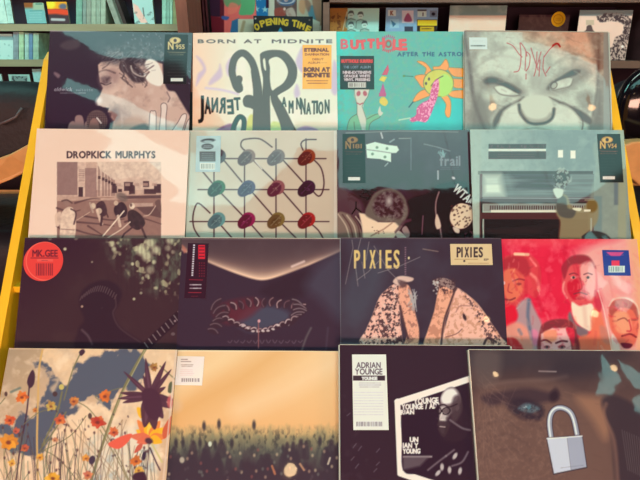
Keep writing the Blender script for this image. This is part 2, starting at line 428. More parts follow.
for row in (1, 2, 3, 4):
    zs = []
    for s in SPEC:
        if s[0] == row:
            tl, R, U = sleeve_frame(*s); zs.append((tl + R * .1575 - U * .315).z)
    ledge_z[row] = sum(zs) / 4 - .001
for row in (1, 2, 3, 4):
    s0 = SPEC[row * 4 - 4]; tl, R, U = sleeve_frame(*s0)
    b = tl - U * .315
    y0 = min((sleeve_frame(*s)[0] - U * .315).y for s in SPEC if s[0] == row) - .0065
    # back panel plane at this height
    zc = ledge_z[row]
    rk(MB().box((0.005, y0 + .05, zc - .0065), (1.254, .1, .013)).build('ledge', M_yellow))
pb = cam2w(0, -0.5, edgeZ(-0.5) + .12); pt = cam2w(0, 0.36, edgeZ(0.36) + .105)
rk(MB().prism([(-.603, pb.y, pb.z), (-.603, pt.y, pt.z), (-.603, pt.y + .008, pt.z), (-.603, pb.y + .008, pb.z)], (1.234, 0, 0)).build('back_panel', M_yback))
rk(MB().box((0.005, rackbase + .22, .25), (1.234, .02, .1)).build('stretcher', M_yellow))

# ------------------------------------------------------------------ armchairs either side
M_leather = mat('black_leather', (26, 17, 30), 0.6, bump=0.25, scale=60)
M_gloss = mat('glossy_black_shell', (20, 16, 24), 0.12, coat=0.6)
M_tan = mat('tan_bent_wood', (214, 160, 104), 0.4, noise=0.1, scale=5, stretch=(6, 1, 6))
M_seam = mat('dark_seam', (90, 78, 86), 0.5)
def armchair_left():
    root = empty('leather_armchair', Matrix.Translation((-1.02, 1.35, 0)))
    tag(root, 'black leather armchair with pale wooden arms left of the yellow rack', 'armchair')
    def a(mb, name, m, **k):
        o = mb.build(name, m, **k); o.parent = root; o.location = -root.location; return o
    c = on_y(12, 118, 1.42)
    b = a(MB().ellipsoid((c.x - .06, 1.47, c.z - .06), (.235, .10, .155), pw=.55), 'backrest', M_leather, smooth=True)
    b2 = a(MB().ellipsoid((c.x - .36, 1.47, c.z - .07), (.2, .10, .15), pw=.55), 'backrest', M_leather, smooth=True)
    p = [on_y(0, 124, 1.365), on_y(8, 121, 1.362), on_y(16, 117, 1.362), on_y(22, 108, 1.372)]
    a(MB().tube(p, .0035), 'piping', M_seam, smooth=True)
    A = [on_y(-70, 182, 1.30), on_y(-20, 165, 1.30), on_y(10, 154, 1.31), on_y(34, 141, 1.33), on_y(34, 168, 1.33), on_y(10, 180, 1.31), on_y(-20, 192, 1.30), on_y(-70, 208, 1.30)]
    a(MB().prism(A, (0, .06, 0)), 'armrest', M_tan, bevel=.006)
    a(MB().ellipsoid((c.x - .2, 1.55, c.z - .42), (.36, .26, .11), pw=.5), 'seat', M_leather, smooth=True)
    for sx in (-.52, .08):
        for sy in (1.36, 1.78):
            a(MB().box((c.x - .2 + sx * .9 + .2, sy, (c.z - .2) / 2 - .0), (.035, .035, c.z - .2)), 'leg', M_tan, bevel=.004)
    a(MB().box((c.x - .2, 1.78, c.z - .3), (.5, .03, .06)), 'rear_rail', M_tan)
armchair_left()
def armchair_right():
    root = empty('shell_armchair', Matrix.Translation((1.25, 1.55, 0)))
    tag(root, 'glossy black shell armchair with tan wooden arm right of the yellow rack', 'armchair')
    def a(mb, name, m, **k):
        o = mb.build(name, m, **k); o.parent = root; o.location = -root.location; return o
    c = on_y(646, 108, 1.65)
    a(MB().ellipsoid((c.x + .02, 1.68, c.z), (.105, .05, .13), pw=.9), 'backrest', M_gloss, smooth=True)
    d = on_y(640, 120, 1.78)
    a(MB().ellipsoid((d.x + .10, 1.80, d.z - .02), (.24, .07, .17), pw=.6), 'back_cushion', M_leather, smooth=True)
    A = [on_y(x, y, 1.5) for x, y in ((624, 146), (632, 142), (646, 141), (700, 146), (700, 192), (650, 189), (640, 186), (631, 178), (625, 166))]
    a(MB().prism(A, (0, .05, 0)), 'armrest', M_tan, bevel=.006)
    e = on_y(650, 215, 1.6)
    a(MB().ellipsoid((e.x + .17, 1.68, e.z - .05), (.27, .24, .09), pw=.5), 'seat', M_leather, smooth=True)
    for sx in (-.07, .4):
        for sy in (1.5, 1.88):
            a(MB().box((e.x + sx, sy, (e.z - .02) / 2), (.032, .032, e.z - .02)), 'leg', M_tan, bevel=.004)
    a(MB().box((e.x + .165, 1.88, e.z + .02), (.44, .03, .05)), 'rear_rail', M_tan)
    a(MB().box((e.x + .40, 1.85, (e.z + d.z) / 2), (.03, .03, d.z - e.z)), 'back_post', M_tan)
    a(MB().box((e.x + .03, 1.85, (e.z + d.z) / 2), (.03, .03, d.z - e.z)), 'back_post', M_tan)
armchair_right()

# ------------------------------------------------------------------ the sixteen record sleeves
LW = (1.0, 0.79, 0.64)        # colour of the warm light that falls on the lower and left sleeves
LC = (0.95, 0.84, 0.74, 0.05, 0.12, 0.11)       # warm light mixed with daylight on the upper right ones
DK = (58, 34, 48)
def lerp(a, b, t): return tuple(a[i] + (b[i] - a[i]) * t for i in range(3))

def art_portrait(A):
    A.fill((56, 34, 50))
    A.grad((50, 30), (50, 128), (62, 46, 58), (50, 26, 46))
    A.cloud(14, .5, .9, (84, 70, 76), .5, 3, A.mask([(100, 28), (200, 26), (200, 90), (140, 60), (96, 60)], 14))
    A.blob([(66, 41), (78, 40), (79, 47), (68, 50), (60, 46)], (92, 74, 78), 3, .6)
    A.blob([(55, 72), (60, 75), (58, 78), (54, 74)], (170, 130, 130), 2, .6)
    skin = (206, 166, 148)
    face = [(98, 65), (101, 62), (108, 61), (120, 60), (134, 64), (150, 60), (163, 64), (167, 80), (176, 92), (186, 106), (192, 118), (194, 140), (118, 140), (112, 128), (114, 121), (111, 117), (112, 113), (108, 112), (109, 108), (103, 107), (98, 105), (97, 101), (100, 95), (103, 88), (100, 82), (99, 74)]
    A.poly(face, skin, 1.4)
    m = A.mask(face, 2, False)
    A.blob([(100, 74), (112, 68), (120, 74), (116, 84), (106, 90), (100, 84)], (150, 112, 108), 6, .6)
    A.blob([(101, 78), (106, 76), (111, 78), (109, 83), (104, 84)], (70, 44, 54), 3, .8); A.line([(101, 83), (106, 85), (111, 83)], 1.1, (52, 30, 42), .9, .9, True); A.blob([(108, 92), (118, 88), (124, 96), (116, 104)], (224, 186, 166), 5, .6); A.blob([(124, 84), (136, 86), (150, 98), (140, 112), (126, 104)], (186, 144, 128), 9, .6); A.blob([(110, 110), (120, 106), (132, 118), (124, 126), (114, 120)], (150, 106, 98), 6, .6)
    A.line([(99, 72), (106, 70), (115, 73)], 1.6, (88, 60, 64), .8, 1.5, True)
    A.blob([(110, 112), (116, 108), (120, 116), (116, 124), (112, 118)], (128, 86, 84), 4, .7)
    A.blob([(114, 124), (135, 116), (152, 124), (150, 134), (116, 136)], (176, 118, 96), 6, .8)
    A.blob([(132, 128), (146, 124), (152, 134), (130, 134)], (60, 30, 40), 3, .8)
    A.ell(99, 101, 3, 4, (236, 214, 200), 20, 3, .8)
    A.cloud(9, .52, .8, (226, 196, 178), .5, 8, m); A.cloud(6, .6, .8, (150, 116, 106), .35, 5, m)
    # dark hair over brow and nape
    hm = A.mask([(100, 60), (104, 50), (120, 44), (150, 42), (166, 50), (164, 60), (152, 60), (146, 66), (138, 64), (128, 61), (118, 64), (110, 63)], 7)
    A.mix((slice(None), slice(None)), hm, (72, 58, 66), .85); A.cloud(3.5, .4, .75, (150, 136, 134), .5, 17, hm); A.cloud(2.5, .5, .75, (40, 24, 36), .6, 27, hm)
    A.strokes(46, 104, 50, 150, 64, [(168, 150, 144), (60, 42, 52), (96, 80, 84)], 8, .9, .55, 150)
    A.blob([(120, 64), (128, 60), (136, 64), (143, 72), (146, 80), (138, 83), (131, 80), (126, 74), (121, 70)], (66, 48, 56), 2.4, .92); A.strokes(26, 119, 60, 144, 80, [(150, 130, 126), (40, 24, 36), (110, 88, 88)], 9, 1, .6, 50)
    A.line([(121, 62), (120, 68), (124, 74), (122, 78)], 1.5, (70, 50, 56), .8, 1.2, True)
    A.line([(131, 66), (133, 72), (140, 76), (146, 76)], 1.6, (196, 172, 160), .8, 1, True)
    A.blob([(145, 62), (150, 59), (157, 62), (161, 70), (164, 80), (160, 86), (152, 84), (147, 80), (144, 74), (150, 72), (146, 68)], (238, 224, 206), 1.6)
    A.strokes(14, 142, 58, 156, 74, [(70, 52, 60), (120, 100, 98)], 8, .9, .7, 160)
    A.line([(149, 72), (145, 78), (147, 83), (145, 87)], 1.4, (120, 90, 88), .9, 1, True)
    A.line([(153, 66), (148, 69), (142, 70)], 1.2, (130, 104, 104), .8, 1, True)
    A.blob([(163, 60), (170, 50), (196, 46), (198, 124), (190, 116), (180, 100), (175, 92), (168, 90), (164, 80)], (56, 36, 50), 2)
    A.line([(167, 92), (170, 98), (168, 102)], 1.2, (120, 92, 92), .8, 1)
    for f in ([(149, 132), (150, 113), (153, 111), (156, 113), (156, 132)], [(159, 132), (161, 112), (161, 105), (164, 103), (167, 106), (166, 118), (166, 132)], [(171, 132), (178, 122), (182, 115), (186, 114), (186, 119), (182, 132)], [(184, 132), (187, 122), (191, 118), (192, 124), (190, 132)]):
        A.blob(f, (228, 200, 184), .8); A.line(f, .8, (96, 70, 72), .8, .8, True)
    for f in ([(68, 132), (69, 124), (73, 121), (76, 124), (77, 132)], [(76, 132), (75, 118), (79, 115), (83, 118), (84, 132)], [(84, 132), (85, 123), (88, 122), (89, 132)]):
        A.blob(f, (150, 112, 108), 1.4)
    A.ell(97, 121, 10.5, 11, (104, 76, 76), 0, 1.4)
    for k in range(9):
        A.line([(89 + k * 2, 112 + abs(k - 4) * .6), (90 + k * 2, 132)], .5, (60, 36, 46), .8, .6)
    for k in range(8): A.line([(87, 113 + k * 2.3), (107, 113 + k * 2.3)], .5, (60, 36, 46), .6, .6)
    A.blob([(89, 132), (90, 122), (94, 118), (98, 122), (99, 132)], (140, 98, 92), 1.2); A.line([(97, 118), (101, 123)], 1.4, (240, 214, 200), .9, 1)
    A.text('eldwick', 54, 91, 3.6, (210, 200, 200), w=18, a=.85, shear=.2); A.text('saitette', 76, 91, 2.6, (176, 168, 170), w=17, a=.65)
    A.micro(60, 92, 86, 94, 1, (180, 170, 172), .7, .7)
    for k in range(60):
        A.ell(120 + 70 * A.rs.rand(), 34 + 50 * A.rs.rand() ** 1.3, .5 + A.rs.rand(), .4 + .4 * A.rs.rand(), (190, 190, 190), 90 * A.rs.rand(), .8, .35)  # pale flecks: shrink-wrap glints and scratches painted in
    A.rect(48, 26, 196, 31.4, (196, 180, 170), 1, .8)  # pale top strip is an edge highlight painted on

def art_script_blob(A):
    A.fill((228, 236, 214)); A.grad((193, 100), (240, 100), (244, 206, 176), (228, 236, 214), .9)  # warm-lit left side painted into the paper colour
    A.cloud(26, .55, .8, (246, 240, 226), .5, 2)
    vi = (186, 168, 214)
    for p in ([(210, 80), (218, 70), (220, 64), (222, 76), (214, 83), (209, 85)], [(226, 66), (231, 58), (236, 66), (234, 74), (228, 76)], [(196, 56), (202, 60), (206, 70), (200, 80), (196, 86), (198, 74), (203, 68)], [(296, 60), (303, 46), (310, 54), (304, 72), (298, 68)],
              [(286, 70), (292, 66), (294, 76), (288, 84), (284, 78)], [(276, 62), (286, 58), (280, 74), (272, 70)], [(294, 92), (297, 84), (300, 94), (296, 98)], [(334, 60), (340, 80), (336, 95), (331, 88)]):
        A.blob(p, vi, 2.5, .6)
    A.line([(206, 88), (222, 90), (238, 94)], 2.2, (206, 196, 222), .8, 2, True)
    A.blob([(296, 130), (306, 126), (318, 130), (316, 136), (298, 136)], (176, 168, 206), 2, .8)
    A.blob([(268, 138), (272, 122), (285, 126), (282, 138)], (196, 222, 130), 2, .8); A.blob([(246, 138), (248, 118), (254, 116), (258, 138)], (206, 214, 110), 2, .8)
    A.blob([(214, 132), (228, 124), (236, 126), (232, 136), (216, 138)], (130, 84, 130), 2, .8)
    dk = (100, 108, 100)
    # the swelling mirrored letter and its partner
    A.line([(239, 79), (237, 84), (234, 80), (232, 70), (235, 58), (243, 53), (252, 62), (257, 80), (259, 100), (257, 138)], 7.2, dk, 1, .9, True)
    A.blob([(233, 76), (241, 82), (243, 90), (238, 93), (233, 88), (231, 80)], dk, .9)
    A.blob([(254, 97), (247, 95), (243, 99), (244, 106), (250, 108), (255, 109)], dk, .9)
    A.blob([(251, 70), (257, 80), (263, 100), (262, 138), (253, 140), (253, 110), (253, 90)], dk, .9)
    A.line([(232, 138), (234, 126), (239, 117), (244, 120), (243, 132), (240, 140)], 5, (70, 62, 66), 1, .9, True)
    A.blob([(260, 58), (261, 53), (270, 50), (284, 51), (292, 58), (297, 68), (296, 80), (290, 88), (280, 94), (278, 97), (284, 106), (292, 122), (299, 136), (300, 142), (284, 142), (280, 124), (272, 104), (270, 98), (270, 142), (261, 142), (262, 100), (263, 80), (261, 68)], dk, .9)
    A.blob([(269, 60), (277, 57), (284, 62), (288, 72), (284, 82), (276, 88), (272, 90), (270, 80), (270, 68)], (228, 236, 214), .9)
    A.blob([(263, 60), (265, 59), (266, 70), (264, 68)], (228, 236, 214), .8)
    A.text('BORN', 198, 43, 3.4, (96, 104, 104), w=37, bold=.25, gap=.3); A.text('AT', 244, 43, 3.4, (96, 104, 104), w=17, bold=.25, gap=.3)
    A.text('MIDNITE', 272, 43, 3.4, (96, 104, 108), w=60, bold=.25, gap=.3)
    ink = (64, 56, 58)
    for i, (c, x, y, h) in enumerate((('J', 198.5, 116, 20), ('A', 205, 113.5, 16), ('N', 212, 112, 14), ('R', 219.5, 113, 15), ('E', 228, 114, 14), ('T', 235, 110, 12))):
        A.text(c, x, y, h, ink, w=5.6 if c != 'J' else 5, bold=.55, flip='NREJ' if c != 'J' else '', rot=-4 if i > 3 else 0)
    for i, (c, x, y, h) in enumerate((('A', 282, 106.5, 9), ('M', 289, 113, 12), ('N', 296.5, 109, 11), ('N', 301, 114, 15), ('A', 306.5, 114, 11), ('T', 312, 114, 13), ('I', 316.5, 113, 12), ('O', 318.8, 114, 12), ('N', 325, 113, 13))):
        A.text(c, x, y, h, (74, 88, 82), w=1.2 if c == 'I' else 4.2, bold=.45)
    

def art_doodle_sun(A):
    A.fill((104, 190, 176)); A.grad((336, 80), (362, 84), (80, 220, 208), (104, 186, 172), .9)  # brighter left edge is daylight painted into the ground
    A.cloud(4, .45, .7, (128, 178, 166), .5, 3, None); A.cloud(2.2, .55, .75, (120, 200, 150), .35, 9)
    m = A.mask([(416, 150), (410, 124), (432, 106), (470, 84), (480, 60), (490, 150)], 10); A.mix((slice(None), slice(None)), m, (66, 214, 208), .8)  # brighter lower right, daylight painted in as well
    red = (226, 52, 84)
    for c, x, y, h, w, r in (('B', 341, 48.5, 9, 7, 0), ('U', 351, 48.5, 8, 7, 0), ('T', 360, 49, 8, 6, -8), ('T', 368, 47.5, 8, 6, 0), ('H', 377.5, 48, 9, 7, -3), ('O', 385.5, 47.5, 7.5, 6, 0), ('L', 393, 49, 9, 5.5, 4), ('E', 400, 50, 10, 6.5, -4)):
        A.text(c, x, y, h, (220, 110, 120) if c == 'B' else red, w=w, rot=r, bold=.9 if c not in 'BO' else .5)
    for k in range(-3, 4):
        A.line([(388.5 + k * 1.6, 37 + abs(k) * .5), (388.5 + k * 2, 35 + abs(k) * .7)], 1, (200, 70, 130), .8); A.line([(388.5 + k * 1.6, 50.4 - abs(k) * .4), (388.5 + k * 1.9, 52.2 - abs(k) * .6)], 1.1, red, .9)
    A.ring(388.5, 44, 2.2, 2.8, 1, (110, 120, 60), 0, .8)
    A.text('AFTER THE ASTRONAUT', 397.5, 56, 3.8, (52, 92, 128), w=84, bold=.2, jitter=.8, gap=.3)
    org = (248, 168, 30)
    for p in ([(417, 61.5), (424, 62), (430, 68), (432, 74), (425, 74), (426, 68)], [(433, 67), (440, 66), (446, 59), (449, 68), (444, 71), (436, 72)], [(448, 68), (456, 68), (464, 69), (466, 76), (458, 77), (452, 75)], [(415, 76), (426, 75), (426, 82), (423, 88), (418, 82)],
              [(428, 90), (430, 95), (424, 98), (413, 102), (417, 94), (423, 90)], [(452, 79), (462, 79), (470, 78), (470, 87), (456, 88), (452, 84)], [(449, 92), (460, 90), (470, 91), (470, 98), (458, 98), (450, 96)], [(441, 96), (448, 96), (451, 104), (450, 116), (447, 117), (445, 112), (446, 104)]):
        A.blob(p, org, .8); A.line(list(smooth(p, n=3)) + [smooth(p, n=3)[0]], .7, (150, 130, 40), .7, .7)
    A.ell(438.5, 83, 15, 13.5, (208, 214, 92), 0, .9); A.ring(438.5, 83, 15, 13.5, .8, (120, 140, 60))
    A.blob([(440, 78), (446, 74), (452, 80), (452, 90), (446, 96), (440, 95)], (178, 232, 118), 2)
    A.ell(429, 79, 1, 1.5, (70, 60, 30)); A.ell(426, 83.5, 1, 1.5, (70, 60, 30)); A.line([(431, 86), (436, 80), (443, 76)], .9, (80, 90, 40), .9, .7, True)
    tp = [(434, 82), (438, 79), (439, 88), (437, 98), (434, 106), (431, 114), (426, 122), (418, 121), (412, 122), (410, 119), (416, 115), (417, 108), (422, 103), (429, 99), (431, 90)]
    A.blob(tp, (208, 92, 150), 1); mk = A.mask(tp, 1); A.cloud(1.5, .5, .6, (246, 176, 206), .9, 4, mk, oct=2)
    A.line([(405, 76), (413, 76.5)], .8, (70, 120, 100)); A.line([(409, 107), (413, 102)], 1.2, (50, 110, 120)); A.line([(399, 120), (410, 118)], 1.3, (190, 220, 190), .9)
    A.ell(404, 76, 1.2, 1, (100, 130, 50), 0, 1, .7)
    # little rockets
    A.poly([(384, 71), (388, 64.5), (389, 70), (387, 75), (382, 75)], (206, 60, 120)); A.poly([(382, 76), (387, 77), (384, 82), (379, 80)], (222, 210, 50))
    A.poly([(383, 83), (386, 94), (379, 95)], (188, 70, 150)); A.rect(379, 93, 386, 96.5, (188, 80, 140)); A.blob([(380, 99), (384, 97), (388, 102), (385, 106), (380, 103)], (222, 206, 50))
    # spindly figure
    f = (206, 214, 196); ol = (104, 130, 112)
    A.poly([(355, 88), (370, 88), (368, 96), (364, 102), (363, 108), (367, 120), (368, 134), (360, 140), (360, 124), (357, 114), (357, 104), (354, 96)], f, .8)
    A.line([(354, 88), (355, 97), (357, 104), (357, 114), (361, 128), (363, 140)], .7, ol, .8, .7); A.line([(370, 88), (368, 96), (362, 106), (366, 118), (368, 134)], .7, ol, .8, .7)
    A.ell(358.5, 93.5, 2, 2.6, (176, 90, 110), 20, 1); A.ell(365, 93.5, 2, 2.6, (176, 90, 110), -20, 1); A.line([(357, 103), (360, 104.5), (363, 103)], 1.2, (170, 90, 100), .8)
    A.blob([(350, 120), (356, 115), (360, 124), (362, 140), (350, 140), (347, 130)], (124, 190, 150), 1); A.blob([(367, 118), (377, 114), (379, 118), (370, 124), (370, 140), (366, 140)], (124, 190, 150), 1)
    for p in ([(357, 114), (350, 119), (347, 130), (350, 140)], [(367, 119), (377, 114), (380, 117), (370, 124), (369, 140)], [(354, 122), (355, 130), (358, 136)]): A.line(p, .8, ol, .9, .7, True)
    A.blob([(378, 112), (380, 106), (381, 111), (383, 113), (380, 116)], f, .7)
    A.rect(463, 28, 467, 140, (230, 232, 216), .6, .9)

def art_stone_face(A):
    A.fill((186, 200, 182)); A.grad((560, 36), (545, 58), (214, 180, 156), (192, 206, 188), 1.0)  # warm light at the upper right painted against the cooler daylight
    A.grad((464, 80), (490, 80), (150, 150, 140), (188, 202, 186), .0)
    m = A.mask([(462, 30), (482, 28), (476, 60), (480, 100), (492, 140), (462, 140)], 8); A.mix((slice(None), slice(None)), m, (142, 142, 132), .75)
    m = A.mask([(590, 28), (615, 28), (615, 140), (588, 140), (596, 110), (596, 70)], 6); A.mix((slice(None), slice(None)), m, (134, 132, 122), .75)
    A.line([(464, 32), (470, 70), (474, 100), (487, 136)], 3.4, (104, 98, 92), .8, 3, True)
    A.line([(599, 30), (598, 80), (594, 110), (588, 136)], 2.4, (104, 100, 94), .7, 3, True)
    A.cloud(10, .5, .85, (216, 222, 200), .5, 4); A.cloud(12, .55, .8, (140, 140, 128), .4, 9); A.grain(2, .04, 5)
    for P in ([(478, 66), (496, 56), (520, 60), (530, 74)], [(482, 58), (504, 48), (530, 50)], [(556, 62), (574, 54), (594, 60)], [(548, 68), (570, 58), (592, 66)], [(540, 60), (542, 74), (538, 88)], [(534, 62), (532, 76), (534, 88)]): A.line(P, 2, (150, 152, 140), .5, 3, True)
    sh = (88, 84, 78); md = (130, 132, 122); hi = (214, 228, 208)
    A.blob([(480, 50), (500, 46), (530, 52), (536, 70), (520, 76), (498, 72), (484, 66)], hi, 10, .4)
    # eyes under heavy brows
    A.blob([(478, 80), (492, 74), (510, 80), (526, 90), (522, 98), (508, 92), (490, 90), (480, 92)], (130, 128, 118), 8, .7); A.blob([(542, 92), (550, 80), (566, 70), (584, 66), (590, 74), (576, 86), (556, 94)], (130, 128, 118), 8, .7)
    A.blob([(476, 96), (486, 100), (490, 118), (496, 136), (470, 136)], (110, 108, 100), 7, .6); A.blob([(600, 90), (602, 136), (586, 136), (592, 118)], (110, 108, 100), 6, .6)
    A.blob([(484, 80), (492, 77), (504, 81), (514, 86), (521, 91), (518, 94), (508, 90), (496, 84), (486, 84)], sh, 3.5, .95)
    A.blob([(494, 88), (502, 86), (514, 92), (518, 95), (506, 95), (498, 93)], hi, 1.6, .9); A.line([(494, 88), (500, 94), (512, 96), (520, 95)], 1.4, md, .9, 1.4, True)
    A.blob([(546, 88), (552, 82), (562, 76), (572, 70), (580, 70), (578, 74), (568, 78), (556, 84), (549, 90)], sh, 2.5, .95)
    A.blob([(550, 89), (556, 82), (568, 78), (573, 80), (570, 86), (560, 90), (554, 90)], hi, 1.6, .9); A.line([(550, 86), (552, 90), (560, 89), (570, 86), (573, 80)], 1.5, md, .9, 1.4, True)
    A.ell(554, 85.5, 2.6, 3.4, (170, 176, 160), 40, 1, .9); A.ring(554, 85.5, 2.8, 3.6, 1, sh, 40, .7)
    A.strokes(90, 470, 36, 604, 130, [(150, 152, 140), (214, 226, 206), (120, 120, 112)], 9, 1.2, .28, 20); A.cloud(9, .5, .8, (136, 136, 126), .4, 31); A.blob([(538, 74), (546, 70), (548, 92), (540, 98), (532, 92), (530, 74)], (170, 178, 164), 6, .6)
    # creases and cheeks
    A.blob([(505, 106), (514, 102), (524, 97), (520, 102), (512, 106), (503, 112), (499, 124), (495, 130), (493, 122), (498, 112)], sh, 3, .85)
    A.blob([(549, 97), (560, 101), (572, 106), (582, 111), (591, 118), (590, 124), (583, 121), (572, 110), (560, 104)], sh, 2.6, .85)
    A.blob([(478, 104), (490, 100), (498, 104), (496, 112), (488, 120), (480, 112)], md, 5, .6); A.blob([(576, 96), (590, 90), (595, 100), (590, 112), (580, 106)], md, 5, .5)
    A.blob([(500, 134), (500, 120), (508, 108), (520, 102), (540, 112), (562, 104), (576, 114), (580, 126), (578, 136)], hi, 3, .55)
    A.blob([(519, 106), (524, 98), (537, 95), (549, 98), (554, 108), (552, 118), (544, 122), (530, 122), (522, 116)], (200, 212, 192), 2.5)
    A.line([(519, 105), (521, 114), (530, 123), (544, 123), (552, 118), (554, 109)], 2.8, (70, 64, 62), .95, 2.4, True)
    A.line([(521, 111), (526, 118), (536, 121), (546, 119), (551, 114)], 3, md, .6, 3, True)
    A.line([(516, 132), (536, 128), (556, 132)], 1.5, md, .5, 2, True)
    A.line([(580, 112), (583, 124), (580, 136)], 1.2, sh, .7, 1.5, True)
    # scratched red letters
    r = (176, 74, 76)
    for p in ([(507, 43), (513, 46), (519, 54), (522, 57)], [(520, 43), (521, 58), (519, 70), (514, 72)], [(521, 43), (525, 49), (527, 56)], [(526, 52), (525, 70)], [(527, 52), (530, 56), (529, 66), (526, 71)], [(531, 48), (534, 58), (538, 70)], [(537, 52), (536, 68), (534, 76)], [(541, 52), (537, 66)], [(540, 60), (539, 76)],
              [(544, 56), (543, 68), (546, 76)], [(544, 57), (550, 49), (556, 44), (559, 44), (560, 47)], [(546, 73), (550, 67)], [(526, 74), (526, 79)]):
        A.line(p, 1.0, r, .75, .8, True)
    A.line([(553, 45.5), (557, 43.5), (560, 46.5)], 1.6, (170, 40, 40), .9, .8, True)
    A.rect(603.5, 28, 610, 140, (152, 164, 156), 1, .8)

def art_street_photo(A):
    A.fill((238, 198, 172)); A.cloud(40, .4, .8, (242, 206, 182), .4)
    x0, y0, x1, y1 = 57, 162, 161, 240
    b = (150, 112, 104); d = (70, 42, 50)
    A.rect(x0, y0, x1, y1, (206, 164, 142))
    A.rect(57, 162, 78, 195, b); A.rect(77.5, 162, 86, 196, (222, 182, 158)); A.rect(85, 168, 97, 197, (160, 120, 110)); A.rect(96.5, 164, 161, 190, (222, 184, 160))
    for k in range(7): A.line([(79, 170 + k * 1.8), (84, 170 + k * 1.8)], .6, (110, 76, 76), .8)
    A.rect(78.5, 187, 83, 197, d)
    for i, x in enumerate((98, 102, 105, 108, 111, 113)):
        A.rect(x, 166 + i * 2.5, x + 2, 196, (150, 112, 102), .6, .8); A.rect(x, 176 + i * 1.5, x + 2.5, 179 + i * 1.5, d, .6, .9)
    A.poly([(97, 162), (161, 162), (161, 184), (138, 176), (114, 180), (100, 170)], (230, 196, 170), 1)
    for x, y, w_, h_ in ((112, 184, 5, 9), (124, 182, 9, 9), (129, 185, 6, 10), (143, 181, 6, 6), (144, 189, 12, 6), (154, 184, 7, 9), (118, 189, 4, 3)): A.rect(x, y, x + w_, y + h_, d, .8, .95)
    for k in range(5): A.rect(116 + k * 9, 183, 121 + k * 9, 186, (190, 150, 132), .8, .8)
    A.rect(57, 197, 161, 242, (150, 108, 96))
    A.grad((100, 198), (100, 240), (178, 134, 116), (140, 98, 88), .0)
    A.poly([(57, 196), (110, 198), (132, 194), (161, 194), (161, 197), (120, 200), (57, 201)], (200, 158, 136), 1)
    A.poly([(118, 196), (161, 195), (161, 198), (125, 199)], d, .8, .8); A.poly([(130, 203), (153, 203), (153, 207), (132, 207)], (190, 150, 132), .8)
    A.poly([(136, 207), (161, 206), (161, 218), (144, 214)], (96, 64, 64), 1, .9)
    for p in ([(75, 203), (90, 199), (100, 199)], [(57, 208), (70, 212), (80, 210)], [(76, 222), (100, 224), (114, 226)], [(76, 230), (90, 234), (106, 236)], [(84, 216), (110, 220), (124, 219)], [(57, 226), (63, 232), (60, 238)], [(125, 222), (140, 218), (161, 224)], [(88, 226), (104, 236)]):
        A.line(p, 2, (84, 52, 56), .85, 1.2, True, .8)
    # crowd of figures pulling sticks
    w = (232, 196, 168)
    A.blob([(61, 214), (68, 207), (74, 210), (76, 224), (73, 242), (61, 242), (60, 228)], w, 1); A.ell(67, 203, 3.5, 3, (150, 112, 100)); A.line([(62, 201), (67, 200), (72, 203)], 1.6, (90, 60, 60), .9, .9, True)
    A.blob([(55, 215), (61, 212), (60, 224), (56, 226)], (222, 182, 156), 1); A.line([(61, 229), (74, 230)], .8, (150, 110, 100)); A.line([(71, 209), (76, 213), (74, 224)], 1.6, (80, 50, 56), .9, .9, True)
    A.ell(93, 206, 2.6, 3, (220, 190, 160)); A.line([(90, 203), (93, 212)], 2, (190, 160, 140), .8)
    A.blob([(96, 205), (103, 201), (107, 210), (105, 216), (99, 214)], d, 1); A.ell(99, 211, 3, 3, (200, 168, 142)); A.line([(97, 210), (100, 220), (102, 224)], 2.4, w, .9); A.line([(102, 216), (101, 225)], 2.4, d, .95); A.line([(106, 212), (108, 217)], 1.5, d, .9)
    A.blob([(115, 206), (122, 202), (127, 208), (126, 216), (118, 218), (114, 212)], (58, 36, 46), 1); A.ell(116, 203, 2.2, 2.4, (216, 180, 152)); A.line([(118, 216), (120, 226)], 2.8, w, .9)
    A.blob([(128, 212), (134, 210), (142, 216), (145, 224), (138, 230), (130, 226), (128, 220)], (60, 40, 46), 1); A.ell(132, 206, 2.8, 3, (230, 200, 172)); A.ell(131, 205, 1.2, 1.8, (110, 80, 76)); A.line([(134, 226), (124, 234), (121, 240)], 1.8, d, .9); A.line([(141, 226), (146, 238)], 2.2, d, .9)
    A.ell(122, 197, 6, 4, (110, 90, 84), 30, 2, .8)
    A.line([(103, 236), (124, 211)], 1.3, (240, 210, 182)); A.line([(106, 239), (122, 229), (130, 222)], 1.2, (230, 196, 170)); A.line([(77, 220), (90, 212)], .8, (214, 176, 150), .8); A.line([(144, 216), (150, 214), (158, 202)], .9, (220, 184, 160), .9, .8, True); A.blob([(155, 202), (160, 200), (161, 212), (157, 208)], (110, 78, 74), 1)
    m = A.mask([(x0, y0), (x1, y0), (x1, y1 + 4), (x0, y1 + 4)], 1, False); A.cloud(3, .3, .8, (120, 84, 80), .25, 5, m)
    A.text('DROPKICK MURPHYS', 67, 158, 6.6, (64, 40, 50), w=88, bold=.35, gap=.2)
    for x in np.linspace(69, 152, 15): A.rect(x, 151, x + .5, 159, (246, 208, 184), .5, .5)

